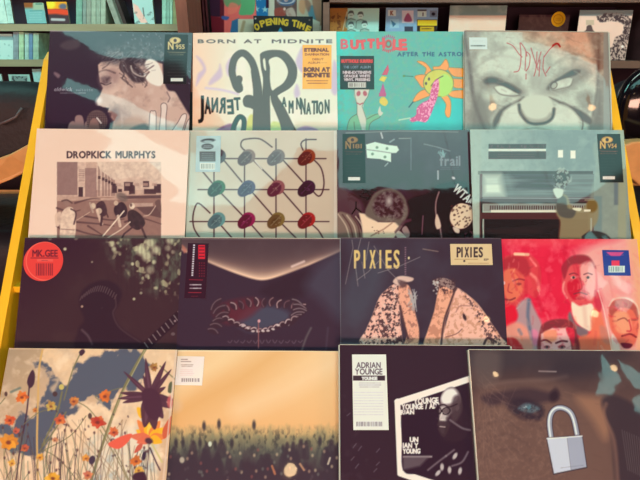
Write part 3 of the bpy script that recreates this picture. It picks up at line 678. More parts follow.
def art_spools(A):
    A.fill((206, 190, 166)); A.grad((189, 200), (270, 190), (200, 214, 196), (200, 184, 162), .9); A.cloud(30, .4, .8, (188, 172, 150), .4)  # daylight on the left painted in, fading to warmer beige
    ln = (84, 66, 70); P = lambda a, b: (a, b)
    cx = [216.5, 246.5, 276, 306.5]; cy = [157.5, 188.5, 220.5]
    for y, a, b in ((158.6, 220, 326), (189.6, 198, 329), (221.6, 190, 329)): A.line([(a, y), (b, y)], 1.3, ln)
    for i, x in enumerate((214, 244.5, 276, 306)): A.line([(x, 166 if i == 0 else (150 if i == 1 else 139)), (x, 238)], 1.4, ln)
    for p in ([(222, 158), (242, 182)], [(203, 172), (213, 184)], [(251, 158), (275, 182)], [(283, 160), (303, 182)], [(220, 192), (243, 216)], [(252, 192), (273, 216)], [(283, 192), (304, 216)], [(218, 222), (232, 238)], [(249, 222), (263, 238)], [(280, 222), (296, 238)]): A.line(p, 1.5, ln)
    for p in ([(244, 150), (241, 146), (242, 141), (247, 139), (260, 139), (272, 147)], [(303, 150), (301, 144), (305, 140), (316, 139.5)], [(313, 159), (321, 168), (324, 182), (322, 193), (318, 196), (312, 190)], [(210, 213), (200, 204), (196, 205), (193, 216), (194, 228), (200, 238)], [(309, 222), (318, 230), (323, 238)]): A.line(p, 1.5, ln, 1, .8, True)
    A.line([(255, 161), (262, 169)], 1, (214, 206, 190))
    cols = [[(80, 74, 80), (128, 106, 100), (116, 100, 98), (140, 72, 50)], [(62, 104, 78), (80, 76, 104), (140, 90, 92), (70, 42, 66)], [(98, 146, 144), (140, 46, 84), (122, 104, 66), (160, 54, 54)]]
    for j in range(3):
        for i in range(4):
            c = cols[j][i]; x, y = cx[i], cy[j]
            if i == 0 and j == 0: x = 217
            A.ell(x + 1.6, y - 1, 7.6, 7, c, -45, .8); A.ell(x - 1.8, y + 1.2, 8.3, 5.9, lerp(c, (50, 30, 45), .5 if (i + j) % 2 else .3), -45, .8)
            A.ell(x - 1.6, y + 1, 4, 2.4, lerp(c, (30, 20, 30), .45), -45, 1.5, .6); A.line([(x - 5, y + 5), (x + 5, y - 5)], .8, lerp(c, (230, 220, 210), .3), .5, 1)
            for k in range(5): A.ell(x + 8 * A.rs.rand() - 4, y + 8 * A.rs.rand() - 4, .7, .5, lerp(c, (230, 220, 200), .35), 0, .8, .5)
    A.rect(188, 128, 340, 131.5, (226, 200, 180), .8, .7); A.rect(334, 128, 342, 240, (226, 220, 204), 1, .5)  # top strip paints the highlight on the sleeve edge

def art_crowd_overhead(A):
    A.fill((60, 40, 52)); A.grad((400, 130), (400, 215), (84, 78, 84), (54, 28, 50), .9); A.cloud(16, .4, .8, (90, 90, 92), .35, 4)  # greyer upper part is a daylight veil painted over the dark
    # sheet of pale paper
    A.poly([(366, 144.5), (375, 142), (388, 145), (397, 146), (399, 150), (396, 153), (391, 153), (391, 162), (380, 159), (367, 158)], (206, 224, 204), .8)
    A.line([(366, 149.5), (378, 151), (391, 153)], .9, (130, 140, 134)); 
    for x, y in ((377, 147.5), (387, 148.5), (372.5, 154), (385, 157)): A.ell(x, y, 1.4, 1.4, (110, 140, 120), 0, 1)
    A.line([(381, 133), (382.5, 138)], 1.4, (190, 180, 180)); A.line([(390, 142), (394, 139.5)], 1.6, (150, 160, 160), .8); A.line([(385, 166), (388, 163)], 1.2, (160, 170, 165), .8)
    A.line([(346, 133), (400, 131), (458, 132)], .8, (170, 170, 160), .6); A.line([(411, 138), (411, 170)], .9, (120, 130, 134), .7); A.line([(399, 138.5), (410, 138.3)], .8, (170, 175, 165), .7)
    A.line([(424, 144), (437, 147), (450, 151)], 1, (150, 160, 160), .6)
    for k in range(14): A.line([(438 + 5 * A.rs.rand(), 150 + 6 * A.rs.rand()), (441 + 5 * A.rs.rand(), 152 + 6 * A.rs.rand())], 1, (130, 160, 160), .6)
    A.text('frail', 440, 165.5, 9.5, (146, 150, 156), w=20, bold=.35, a=.75); A.micro(440, 167, 460, 170, 2, (150, 155, 160), .5)
    A.line([(438, 171), (438, 179)], 1.5, (190, 196, 196), .8); A.ell(453.5, 178, 1.8, 1.2, (200, 200, 200), 30); A.ell(456.5, 185.5, 1.8, 1.6, (200, 210, 205))
    # tangled shapes and floor
    for k in range(16):
        x = 345 + 32 * A.rs.rand(); y = 186 + 16 * A.rs.rand(); A.line([(x, y), (x + 6 * A.rs.rand(), y + 5 * A.rs.rand() - 2), (x + 10, y + 3)], 1.2, (46, 24, 38), .8, 1, True)
    A.blob([(337, 186), (360, 200), (362, 214), (352, 218), (337, 214)], (108, 96, 94), 5, .6); A.line([(356, 202), (356, 208), (352, 214)], 1.2, (40, 22, 34)); A.line([(356, 208), (361, 212)], 1.2, (40, 22, 34))
    A.blob([(337, 236), (337, 214), (346, 213), (356, 220), (362, 232), (366, 240), (337, 244)], (126, 110, 102), 1.5)
    for k in range(6): A.line([(338 + k * 4.4, 214 + (k * .6)), (346 + k * 4, 226), (350 + k * 3.4, 240)], 1.3, (206, 184, 162) if k % 2 == 0 else (84, 64, 68), .75, 1, True)
    A.poly([(359, 213), (366, 214), (378, 222), (398, 222), (402, 226), (394, 238), (384, 244), (364, 242), (362, 226)], (236, 206, 176), 1.6); A.line([(371, 236), (384, 229), (392, 223)], 1.4, (160, 124, 108), .8, 1)
    for k in range(10): A.ell(372 + 14 * A.rs.rand(), 226 + 8 * A.rs.rand(), .7, .6, (120, 90, 80), 0, .8, .7)
    A.blob([(365, 214), (369, 202), (376, 192), (390, 188), (402, 194), (408, 206), (407, 218), (400, 226), (394, 222), (384, 222), (374, 220)], (108, 100, 94), 2)
    A.blob([(373, 206), (378, 196), (390, 191), (400, 197), (404, 208), (400, 218), (388, 216), (378, 216)], (64, 46, 56), 4, .9)
    A.ell(389, 201, 3, 4.5, (190, 178, 170), 0, 5, .9); A.cloud(2.6, .4, .75, (170, 156, 148), .45, 7, A.mask([(372, 205), (385, 190), (402, 198), (406, 214), (396, 222), (378, 218)], 3))
    A.blob([(408, 200), (430, 192), (440, 184), (470, 186), (474, 244), (408, 244), (404, 226), (410, 212)], (48, 20, 46), 3, .85)
    A.line([(439, 192), (436, 202), (436, 214), (439, 222), (442, 240)], 1.3, (170, 150, 140), .8, .8, True); A.blob([(435, 222), (437, 214), (441, 226), (437, 229)], (214, 190, 168), 1)
    A.line([(423, 216), (422, 234)], 1.1, (130, 110, 112), .8); A.line([(396, 232), (404, 222), (410, 220)], 3, (90, 74, 80), .8, 1.5); A.blob([(396, 236), (399, 231), (407, 238), (404, 242)], (200, 184, 170), 1); A.blob([(402, 230), (406, 226), (410, 234), (407, 238)], (150, 130, 126), 1)
    A.text('WTAKE', 452.5, 190, 8.2, (206, 216, 204), w=28, rot=42, bold=.4)
    A.ell(461.5, 216, 11.5, 13, (226, 202, 172), 20, 1)
    for k in range(40): A.ell(461.5 + 10 * (A.rs.rand() * 2 - 1), 216 + 11 * (A.rs.rand() * 2 - 1), .8, 1.1, (90, 70, 66), 90 * A.rs.rand(), .7, .8)
    A.blob([(450, 205), (455, 202), (473, 204), (476, 212), (475, 218), (471, 206), (458, 203)], (50, 24, 46), 1); A.blob([(448, 222), (453, 229), (462, 232), (474, 230), (474, 236), (458, 236), (450, 230)], (44, 18, 42), 1)
    A.blob([(453, 227), (459, 229), (459, 233), (455, 232)], (210, 190, 170), 1); A.cloud(2, .5, .7, (150, 130, 120), .6, 3, A.mask([(458, 240), (466, 233), (476, 232), (476, 244)], 2))

def art_piano(A):
    A.fill((150, 182, 174)); A.grad((470, 190), (560, 160), (176, 204, 190), (126, 154, 152), .8); A.cloud(8, .4, .8, (170, 198, 188), .4, 4); A.cloud(4, .5, .8, (110, 138, 138), .2, 7)
    d = (84, 80, 86)
    A.rect(488.5, 144, 546, 148.5, d); A.rect(488.5, 151.5, 546, 159, (88, 80, 86)); A.cloud(1.2, .4, .7, (140, 146, 146), .5, 5, A.mask([(490, 145), (545, 145), (545, 148), (490, 148)], 1, False), ax=1, ay=.2); A.micro(494, 153, 538, 158, 2, (140, 140, 140), .6)
    A.rect(488.5, 149, 546, 151, (220, 236, 220)); A.rect(558, 150, 563, 157.5, (232, 240, 222)); A.rect(570.5, 150.5, 575.5, 158.5, (232, 240, 222))
    A.rect(478, 171, 593, 174.5, (92, 108, 106)); A.rect(479.5, 174, 482.5, 238, (64, 52, 60)); A.rect(482.5, 174, 594, 197, (110, 130, 128)); A.grad((482, 185), (500, 185), (0, 0, 0), (0, 0, 0), 0)
    m = A.mask([(483, 175), (500, 175), (504, 196), (483, 196)], 9, False); A.mix((slice(None), slice(None)), m, (214, 238, 218), .95)
    m = A.mask([(512, 175), (560, 175), (560, 190), (516, 188)], 9, False); A.mix((slice(None), slice(None)), m, (70, 78, 82), .7)
    m = A.mask([(482, 175), (594, 175), (594, 197), (482, 197)], 2, False); A.cloud(9, .4, .8, (150, 176, 170), .5, 3, m, ax=.2, ay=4)
    A.rect(482, 197, 594, 203, (98, 104, 106)); A.line([(483, 198), (594, 198.5)], .9, (150, 164, 160)); A.line([(483, 203), (594, 203)], 1, (54, 46, 54)); A.rect(483.5, 203.5, 594, 211, (150, 170, 162))
    for k in range(44):
        x = 490 + k * 2.3; A.rect(x, 205.5, x + 1.1, 209.8, (74, 70, 76), .5, .85)
    A.rect(491, 210, 594, 212.4, (222, 236, 216)); A.rect(481, 212.5, 594, 219, (96, 86, 92)); A.rect(484, 219, 594, 242, (66, 48, 60)); A.grad((480, 214), (480, 240), (0, 0, 0), (0, 0, 0), 0)
    A.cloud(14, .4, .8, (96, 92, 96), .4, 9, A.mask([(484, 214), (594, 214), (594, 242), (484, 242)], 3, False), ax=.3, ay=2)
    for x in (470, 476): A.rect(x, 128, x + 5, 242, (166, 190, 176), 1.5, .4)
    # seated player seen from the side
    A.blob([(593, 146), (602, 140), (626, 136), (626, 242), (592, 242), (590, 200), (596, 170)], (152, 178, 164), 3, .55); A.rect(594, 196, 602, 236, (120, 158, 158), 1.5, .7); A.rect(614, 182, 619, 205, (110, 140, 146), 1.5, .8)
    A.blob([(560, 196), (567, 196), (572, 206), (582, 208), (590, 200), (598, 204), (597, 222), (586, 234), (578, 242), (560, 242), (560, 222), (556, 212)], (150, 158, 132), 2.5, .9)
    A.blob([(556, 206), (560, 196), (566, 198), (568, 208), (576, 210), (572, 218), (560, 216)], (98, 120, 116), 2, .9)
    A.ell(562, 178, 8, 8.5, (82, 92, 92), 0, 2); A.cloud(2.3, .45, .65, (174, 196, 184), .7, 4, A.mask([(554, 172), (562, 167), (571, 174), (570, 186), (562, 192), (554, 186)], 2)); A.blob([(553, 190), (557, 188), (563, 190), (562, 196), (557, 198)], (196, 222, 206), 1.2)
    A.ell(592, 206, 5.5, 6.5, (126, 126, 98), 0, 2, .9); A.line([(585, 200), (594, 200)], .9, (170, 180, 150), .8)
    A.blob([(573, 208), (581, 208), (580, 211), (574, 210)], (222, 234, 210), .8); A.rect(584, 209.5, 590.5, 211.5, (232, 236, 214)); A.rect(590.4, 218, 592, 234, (170, 186, 170)); A.blob([(582, 238), (592, 231), (606, 234), (610, 242)], (78, 96, 98), 1.5)
    A.rect(618, 128, 626, 242, (160, 176, 150), 1.5, .7); A.rect(468, 127, 626, 130, (196, 200, 180), .8, .6)  # second strip is the top edge highlight, painted

def art_night_guitar(A):
    A.fill((58, 32, 42)); A.grad((22, 240), (70, 300), (52, 18, 40), (64, 36, 44), .9); A.cloud(20, .5, .9, (78, 52, 52), .4, 3)
    m = A.mask([(110, 234), (190, 232), (190, 280), (172, 296), (150, 290), (120, 268)], 14)
    A.cloud(8, .45, .7, (96, 96, 80), .9, 5, m, ax=1.2, ay=.7); A.cloud(6, .66, .76, (190, 180, 136), .7, 12, m, oct=2)
    for x, y, r, a in ((141, 250, 5, .9), (147, 256, 5, .8), (156, 250, 4, .8), (150, 243, 5, .8), (170, 240, 4, .7), (114, 249, 2.2, .7), (132.5, 264, 1.6, .9), (154, 262, 2, .8), (65, 249, 1.5, .9), (92, 262, 1, .5), (112, 244, 3, .6), (127, 236, 4, .5), (147, 276, 2, .6), (134, 299, 1.3, .8), (141, 293, 1.3, .7), (156, 288, 1.6, .8), (168, 248, 3, .5), (173, 252, 2, .5), (150, 270, 4, .5), (76, 238, 2, .5), (50, 238, 2, .5), (102, 308, 1, .5)):
        A.ell(x, y, r, r, (212, 204, 160), 0, r * .9, a)
    for k in range(16): A.line([(118 + k * 4, 236), (117 + k * 4 + 4 * A.rs.rand(), 296)], 1.2, (50, 28, 38), .25, 2)
    A.blob([(80, 352), (78, 330), (84, 320), (80, 308), (80, 294), (90, 284), (104, 280), (116, 284), (122, 294), (118, 306), (114, 314), (122, 328), (146, 344), (148, 352)], (50, 26, 40), 3, .9)
    for k in range(16): A.line([(82 + 2.3 * k, 296 - 10 * math.sin(k / 5)), (80 + 2.3 * k, 300 - 9 * math.sin(k / 5))], .9, (124, 100, 96), .55, 1)
    A.line([(115, 296), (116, 306), (113, 314), (120, 328), (140, 342)], 1.1, (88, 62, 66), .7, 1.5, True); A.ell(82, 306.5, 1.2, 1.2, (170, 130, 110)); A.line([(82, 330), (88, 336), (92, 344)], 2, (104, 80, 84), .7, 2, True)
    A.line([(140, 352), (178, 316)], 9, (46, 22, 36), .9, 1.5)
    for k in range(9):
        x = 146 + k * 4.2; y = 345 - k * 3.9; A.line([(x - 1.6, y - 2.4), (x + 2, y + 2.6)], .8, (170, 146, 140), .8, .7)
    A.ell(173, 334, 2, 1.6, (120, 100, 100), 0, 1, .7); A.rect(174, 320, 176, 322, (150, 120, 120))
    A.rect(18, 236, 190, 239, (70, 64, 60), 1, .6)  # painted highlight along the upper edge

def art_necklace(A):
    A.fill((58, 36, 52))
    q_ = np.clip((A.X - 262) / 84, -1.2, 1.2); yc = 281.5 - 33 * np.sqrt(q_ * q_ + .0081) ** 1.2
    amp = np.interp(A.X, [176, 200, 235, 262, 290, 320, 345], [.45, .6, .95, 1, .9, .7, .5]); wd = np.interp(A.X, [180, 210, 262, 320, 345], [2.2, 3, 6.5, 3, 2.2])
    up = yc - A.Y; full = (slice(None), slice(None))
    A.mix(full, np.clip(up / 2 + .5, 0, 1), (76, 54, 60)); A.mix(full, np.exp(-np.maximum(up, 0) / (wd * 2.4)) * np.clip(up / 2 + .7, 0, 1) * amp, (150, 100, 88), .45)
    A.mix(full, np.exp(-np.maximum(up - 1, 0) / wd) * np.clip(up / 2.2 + .7, 0, 1) * amp, (250, 204, 168), .95)
    A.cloud(18, .4, .8, (96, 74, 76), .3, 4, A.mask([(176, 234), (345, 234), (345, 250), (262, 262), (190, 250)], 6)); A.line([(292, 266.5), (304, 261.5)], 2, (254, 216, 200), .7, 2)  # the pale streak is a bulb reflection painted in
    A.blob([(182, 245), (187, 250), (184, 253)], (190, 110, 90), 2, .8)
    A.blob([(262, 288), (300, 270), (314, 274), (310, 290), (290, 300), (270, 298)], (50, 26, 40), 7, .8)
    A.blob([(236, 322), (250, 308), (272, 306), (290, 314), (280, 326), (256, 332), (244, 330)], (72, 72, 88), 6, .8); A.blob([(306, 282), (345, 250), (345, 320), (320, 300)], (72, 66, 80), 14, .7)  # second blob paints a faint bluish reflection at the right
    A.blob([(212, 312), (226, 302), (252, 298), (264, 303), (256, 312), (244, 320), (226, 324)], (104, 34, 46), 6, .7)
    def bead(x, y, rx, ry, rot, hi, a):
        A.ell(x, y, rx, ry, (60, 34, 46), rot, 1.2, .95); t = math.radians(rot); n = (math.sin(t), -math.cos(t)); sgn = 1 if n[1] < 0 else -1
        P = [(x + rx * .8 * math.cos(t) * q + n[0] * sgn * ry * .7 * (1 - q * q), y + rx * .8 * math.sin(t) * q + n[1] * sgn * ry * .7 * (1 - q * q)) for q in (-1, -.5, 0, .5, 1)]
        A.line(P, 1.2, hi, a, 1, True)
    for k in range(11):                                    # far side of the ring
        q = (k - 5) / 5.; bead(264 + q * 38, 303 + 5 * q * q - 1.5 * A.rs.rand(), 5.2, 3, 90 + q * 55 + 8 * A.rs.rand(), ((150, 110, 110), (196, 160, 154), (110, 76, 84))[k % 3], .75)
    for k in range(6): bead(222 - 3 * abs(k - 2), 304 + k * 5.4, 9 - .5 * k, 3, -20 + 14 * (k - 2), (130, 106, 108), .6); bead(296 + 5 - 2.2 * abs(k - 1.5), 303 + k * 3.6, 8, 2.6, 20 - 16 * (k - 1), (150, 130, 130), .65)
    for k in range(13):                                    # near side
        q = (k - 6) / 6.; bead(260 + q * 34, 330 - 12 * abs(q) ** 1.6 + 1.2 * A.rs.rand(), 4.2, 3, 20 * A.rs.rand() - 10 - 30 * q, (214, 184, 178) if k % 2 else (170, 140, 138), .85)
    for k in range(8): A.ell(243 + k * 5, 331 - 6 * ((k - 3.5) / 3.5) ** 2 + A.rs.rand() * 2, 1.8, 1.1, (224, 200, 192), 20 * A.rs.rand(), .9, .8)
    for k in range(12): x = 228 + 6.4 * k; A.line([(x, 340 + 2 * A.rs.rand()), (x + 2, 342 + 1.5 * A.rs.rand()), (x + 4, 340.5)], 1, (130, 106, 110), .45, 1, True)
    A.line([(258.5, 322), (258.5, 348)], 1, (150, 90, 90), .9); A.ell(259, 321, 1.4, 1.6, (214, 150, 150))
    A.line([(302, 350), (306, 338), (311, 328)], 2, (110, 100, 96), .6, 1.8, True); A.line([(326, 350), (328, 328)], 1.6, (84, 70, 80), .5, 2)
    A.rect(178, 236, 345, 239.5, (110, 96, 96), 1, .6); A.line([(340.6, 236), (341.6, 352)], 1.6, (170, 176, 176), .8)  # the top strip paints an edge highlight

def art_horse_hands(A):
    A.fill((58, 38, 52)); A.cloud(40, .4, .8, (70, 62, 74), .8, 3); m = A.mask([(345, 290), (360, 250), (385, 260), (370, 310), (350, 320)], 14); A.mix((slice(None), slice(None)), m, (72, 72, 84), .6)
    sk = (232, 172, 150); dk = (74, 46, 52)
    L1 = [(361, 344), (366, 330), (372, 316), (379, 298), (386, 290), (395, 284), (401, 292), (400, 316), (402, 336), (400, 346)]
    A.blob(L1, sk, 1.2); mk = A.mask(L1, 1.5); A.cloud(2.4, .46, .58, dk, .92, 8, mk); A.cloud(2, .6, .7, (240, 200, 180), .6, 3, mk)
    L2 = [(399, 286), (407, 284), (412, 294), (415, 312), (419, 330), (417, 346), (404, 346), (407, 334), (402, 318), (399, 300)]
    A.blob(L2, (230, 160, 130), 1.2); m2 = A.mask(L2, 1.5); A.cloud(2.4, .5, .6, (150, 96, 84), .7, 2, m2); A.line([(400, 306), (404, 324), (408, 338)], 2.2, dk, .9, 1, True); A.grad((0, 0), (1, 0), (0, 0, 0), (0, 0, 0), 0)
    A.blob([(393, 282), (397, 277), (404, 276), (413, 278), (412, 281), (404, 283), (400, 286)], (214, 176, 158), 1.4); A.blob([(398, 280), (408, 283), (402, 288)], dk, 2, .8)
    R1 = [(424, 346), (428, 330), (434, 312), (437, 296), (439, 286), (448, 284), (456, 290), (452, 304), (446, 318), (444, 332), (440, 346)]
    A.blob(R1, (232, 162, 130), 1.2); A.cloud(3, .5, .6, (180, 116, 92), .7, 5, A.mask(R1, 1.5))
    R2 = [(456, 288), (464, 292), (476, 302), (484, 312), (492, 324), (500, 336), (503, 346), (442, 346), (444, 332), (450, 310), (454, 298)]
    A.blob(R2, (236, 176, 152), 1.2); m3 = A.mask(R2, 1.5); A.cloud(3, .5, .62, (196, 134, 104), .7, 6, m3)
    A.cloud(1.9, .5, .58, dk, .8, 11, m3 * A.mask([(462, 290), (506, 340), (504, 350), (488, 340), (474, 312)], 3))
    A.line([(455, 290), (450, 304), (444, 322), (441, 346)], 2, dk, .9, 1.2, True); A.ell(464.5, 317, 1.6, 3.6, (60, 36, 44), -20, 1); A.line([(446, 337), (456, 334), (462, 329)], 1, (120, 76, 70), .8, .8, True); A.line([(456, 312), (460, 306), (470, 306)], 1, (150, 96, 90), .7, 1, True)
    A.line([(484, 344), (488, 338), (496, 342)], 2.4, dk, .9, 1, True)
    A.blob([(433, 281), (440, 278), (448, 279), (455, 284), (453, 290), (444, 286), (436, 286)], (150, 120, 112), 1.2); A.cloud(1.8, .45, .6, dk, .9, 4, A.mask([(432, 279), (448, 276), (458, 284), (454, 292), (438, 294), (432, 288)], 1.5))
    for k in range(20): A.line([(408 + 8 * A.rs.rand(), 288 + 22 * A.rs.rand()), (410 + 8 * A.rs.rand(), 290 + 22 * A.rs.rand())], 1, (170, 160, 156), .7)
    for k in range(14): A.ell(433 + 5 * A.rs.rand(), 280 + 14 * A.rs.rand(), .9, .9, (200, 190, 180), 0, .8, .7)
    go = (222, 186, 116)
    for c, x in (('P', 354.5), ('I', 364), ('X', 370), ('I', 379.8), ('E', 386), ('S', 394)): A.text(c, x, 268, 17.5, go, w=1.0 if c == 'I' else 5.2, bold=.45)
    for p in ([(352, 240), (353, 248), (345.5, 284)], [(361, 238), (358, 250)], [(374, 246), (388, 270), (400, 282)], [(357, 280), (368, 272), (380, 260)], [(378, 273), (400, 266), (420, 257)], [(355, 262), (358, 286)], [(362, 262), (365, 278)], [(369, 242), (366, 260)]): A.line(p, .8, (150, 134, 130), .6, .7)
    A.micro(360, 235, 362, 236, 1, go)
    for y in np.arange(247, 275, 2.2): A.rect(404.6, y, 406.2, y + 1.3, (150, 110, 120), .5, .7)
    A.ell(408.8, 258, .9, 1.3, (236, 206, 150)); A.line([(423, 249), (438, 251.5)], 1, (170, 140, 120), .6)
    A.rect(338, 235, 505, 238.6, (120, 100, 96), .8, .6)  # lighter top edge painted as a highlight

def art_red_portraits(A):
    A.fill((222, 26, 62)); A.grad((500, 300), (640, 250), (214, 18, 58), (240, 150, 140), .0)
    A.cloud(22, .3, .8, (234, 40, 72), .6, 3)
    m = A.mask([(572, 260), (590, 244), (612, 238), (645, 236), (645, 352), (604, 352), (598, 300), (586, 280)], 16); A.mix((slice(None), slice(None)), m, (236, 166, 156), .95)  # pink right side is glare painted over the red
    m = A.mask([(628, 236), (645, 236), (645, 352), (636, 352), (634, 290)], 8); A.mix((slice(None), slice(None)), m, (232, 168, 120), .7)
    A.blob([(494, 236), (600, 236), (590, 244), (540, 246), (500, 244)], (232, 64, 80), 4, .7); A.cloud(7, .5, .75, (244, 130, 130), .35, 8)
    R = (196, 22, 48); O = (230, 110, 84); Pk = (240, 170, 160); D = (120, 30, 48)
    # left head, three quarter
    A.blob([(499, 270), (503, 258), (514, 254), (528, 254), (538, 262), (541, 274), (540, 288), (536, 298), (526, 294), (520, 304), (510, 308), (503, 302), (500, 290)], (216, 62, 70), 2)
    A.blob([(504, 272), (512, 268), (522, 272), (524, 286), (518, 298), (510, 302), (504, 292)], O, 2.5); A.blob([(500, 262), (512, 256), (526, 258), (530, 272), (524, 276), (514, 268), (502, 270)], (178, 40, 56), 3, .9)
    A.line([(515, 254), (528, 254.5)], 3, (246, 200, 160), .95, 1.5); A.line([(530, 258), (536, 266)], 2, (244, 120, 120), .8, 1.5); A.line([(531, 274), (537, 280), (539, 290)], 3, (240, 130, 120), .8, 2, True)
    A.line([(513, 281), (519, 279), (524, 280)], 1.4, D, .8, 1, True); A.ell(519, 284, 2.4, 1.3, (150, 60, 60), 0, 1); A.ell(503, 283, 2.2, 1.8, (230, 190, 196), 0, 1); A.line([(509, 284), (508, 291), (512, 293)], 1.2, (190, 50, 60), .8, 1, True)
    A.line([(504, 299), (510, 300), (515, 298)], 1.6, D, .8, 1.2, True); A.line([(501, 304), (508, 309), (518, 308), (526, 298)], 1, (244, 190, 170), .8, 1, True)
    A.blob([(503, 306), (514, 306), (518, 316), (512, 326), (503, 330)], (226, 22, 52), 2)
    A.blob([(517, 306), (528, 298), (536, 312), (542, 326), (541, 352), (504, 352), (504, 330), (514, 324), (518, 316)], (170, 150, 150), 3, .9)
    A.blob([(504, 330), (516, 322), (528, 330), (532, 352), (503, 352)], (236, 146, 124), 4, .85); A.line([(529, 300), (528, 318), (532, 338)], 3, (76, 96, 122), .8, 3, True); A.line([(519, 330), (521, 334)], 3, (100, 120, 140), .8, 2); A.blob([(532, 330), (538, 332), (538, 344), (533, 344)], (224, 120, 156), 3, .8)
    A.blob([(503, 340), (514, 338), (522, 346), (522, 354), (503, 354)], (214, 40, 50), 2, .9)
    # bearded head, centre
    A.blob([(566, 262), (576, 256), (588, 258), (596, 270), (597, 290), (592, 306), (584, 312), (574, 308), (567, 296), (562, 284), (563, 270)], (222, 78, 84), 2)
    A.blob([(562, 266), (572, 256), (588, 256), (596, 268), (590, 266), (580, 264), (570, 266), (565, 278), (563, 276)], (140, 40, 54), 2, .85)
    A.blob([(582, 264), (592, 262), (596, 276), (594, 296), (588, 300), (582, 284), (580, 272)], Pk, 3, .85); A.blob([(568, 282), (578, 280), (580, 294), (574, 300), (568, 292)], (206, 24, 52), 2)
    for x in (573.5, 588): A.ell(x, 277.5, 2.6, 1.4, (206, 140, 130), 0, 1); A.ell(x, 277.5, 1.3, 1.3, (80, 60, 66), 0, .8); A.line([(x - 4, 274.5), (x, 273.2), (x + 4, 274.5)], 1.2, (110, 40, 54), .8, 1, True)
    A.line([(580, 278), (582, 288), (578, 290)], 1.2, (150, 40, 54), .7, 1, True); A.ell(580, 298, 4.6, 1.8, (190, 60, 74), 0, 1); A.line([(564, 282), (563, 290), (567, 298)], 2, (240, 150, 140), .8, 1.5, True)
    A.blob([(572, 302), (580, 306), (592, 304), (595, 318), (592, 330), (586, 330), (576, 322), (572, 312)], (240, 214, 188), 2); A.line([(584, 306), (586, 326)], 4, (226, 180, 160), .6, 3)
    A.blob([(570, 312), (576, 324), (588, 331), (584, 338), (572, 330), (568, 320)], (110, 104, 108), 2, .9); A.blob([(592, 312), (600, 308), (606, 330), (612, 352), (574, 352), (578, 338), (590, 332)], (232, 116, 84), 3, .9); A.blob([(600, 326), (608, 330), (610, 344), (602, 340)], (190, 120, 108), 3, .7); A.blob([(595, 290), (602, 300), (600, 312), (595, 306)], (200, 40, 66), 2, .8)
    # low head, bottom centre
    A.blob([(540, 330), (546, 322), (560, 319), (572, 322), (577, 334), (577, 354), (540, 354)], (130, 44, 54), 2); A.poly([(541, 334), (552, 328), (566, 328), (570, 336), (572, 354), (541, 354)], (240, 172, 170), 1.5); A.blob([(544, 332), (556, 330), (556, 340), (546, 342)], (236, 140, 106), 2.5, .9)
    A.blob([(566, 328), (574, 330), (574, 346), (569, 338)], (214, 40, 66), 1.5)
    A.line([(541, 341), (546, 340), (551, 343)], 1.8, D, .9, 1, True); A.line([(556, 343), (562, 341), (567, 341.5)], 2, (90, 30, 44), .9, 1, True); A.ell(547, 347, 3, 1.7, (170, 70, 80)); A.ell(562, 347, 3.6, 1.9, (150, 70, 80)); A.ell(547, 347, 1.2, 1.2, (70, 40, 50)); A.ell(562, 347, 1.3, 1.3, (70, 40, 50))
    # right head
    A.blob([(609, 312), (612, 302), (622, 300), (633, 304), (638, 316), (638, 334), (632, 347), (622, 346), (613, 334), (609, 322)], (226, 104, 84), 2)
    A.blob([(609, 308), (616, 300), (628, 300), (637, 308), (638, 320), (632, 310), (620, 308), (612, 316)], (176, 76, 70), 1.6, .9); A.blob([(614, 314), (626, 312), (632, 326), (626, 334), (616, 330)], (238, 162, 122), 3, .8)
    A.line([(618, 320), (624, 318), (628, 321)], 1.3, (140, 60, 60), .8, 1, True); A.line([(632, 320), (637, 320)], 1.3, (140, 60, 60), .8, 1); A.line([(629, 320), (631, 330), (627, 331)], 1.5, (206, 50, 66), .8, 1, True); A.line([(622, 336), (630, 334), (636, 337)], 1.8, (120, 30, 40), .9, 1, True); A.blob([(621, 343), (632, 344), (630, 348), (624, 348)], (110, 24, 50), 1.2)
    A.line([(609, 306), (614, 299), (626, 298), (636, 304), (639, 314)], 1.3, (230, 214, 190), .7, 1.2, True); A.blob([(612, 334), (618, 342), (620, 352), (612, 352)], (232, 210, 196), 2, .8)
    A.line([(598, 290), (604, 310), (608, 330), (612, 352)], 1, (244, 206, 190), .8, .8); A.rect(497, 237, 500.5, 352, (200, 40, 70), 1, .8)  # the thin pale diagonal is the glare's edge, painted
    pal = [(244, 150, 130), (200, 30, 56), (236, 110, 90), (150, 40, 56), (248, 196, 170), (222, 60, 80)]
    for bx in ((501, 256, 538, 306), (564, 258, 597, 306), (541, 322, 576, 352), (609, 302, 638, 346)): A.strokes(34, *bx, pal, 5, 1.6, .38)
    A.strokes(40, 500, 300, 640, 352, [(236, 120, 90), (190, 150, 140), (240, 180, 160), (200, 50, 70)], 9, 2.2, .3, 80); A.strokes(26, 596, 240, 640, 300, [(246, 190, 176), (226, 120, 120), (240, 150, 130)], 12, 4, .3, 60); A.strokes(24, 500, 240, 590, 300, [(236, 60, 84), (196, 14, 50)], 14, 4, .3, 80)
    for x, y in ((573.5, 277.5), (588, 277.5)): A.ell(x, y, 1.2, 1.2, (70, 50, 60), 0, .8)
    A.line([(574, 294), (580, 292.5), (587, 294.5)], 1.2, (110, 44, 56), .8, 1, True)

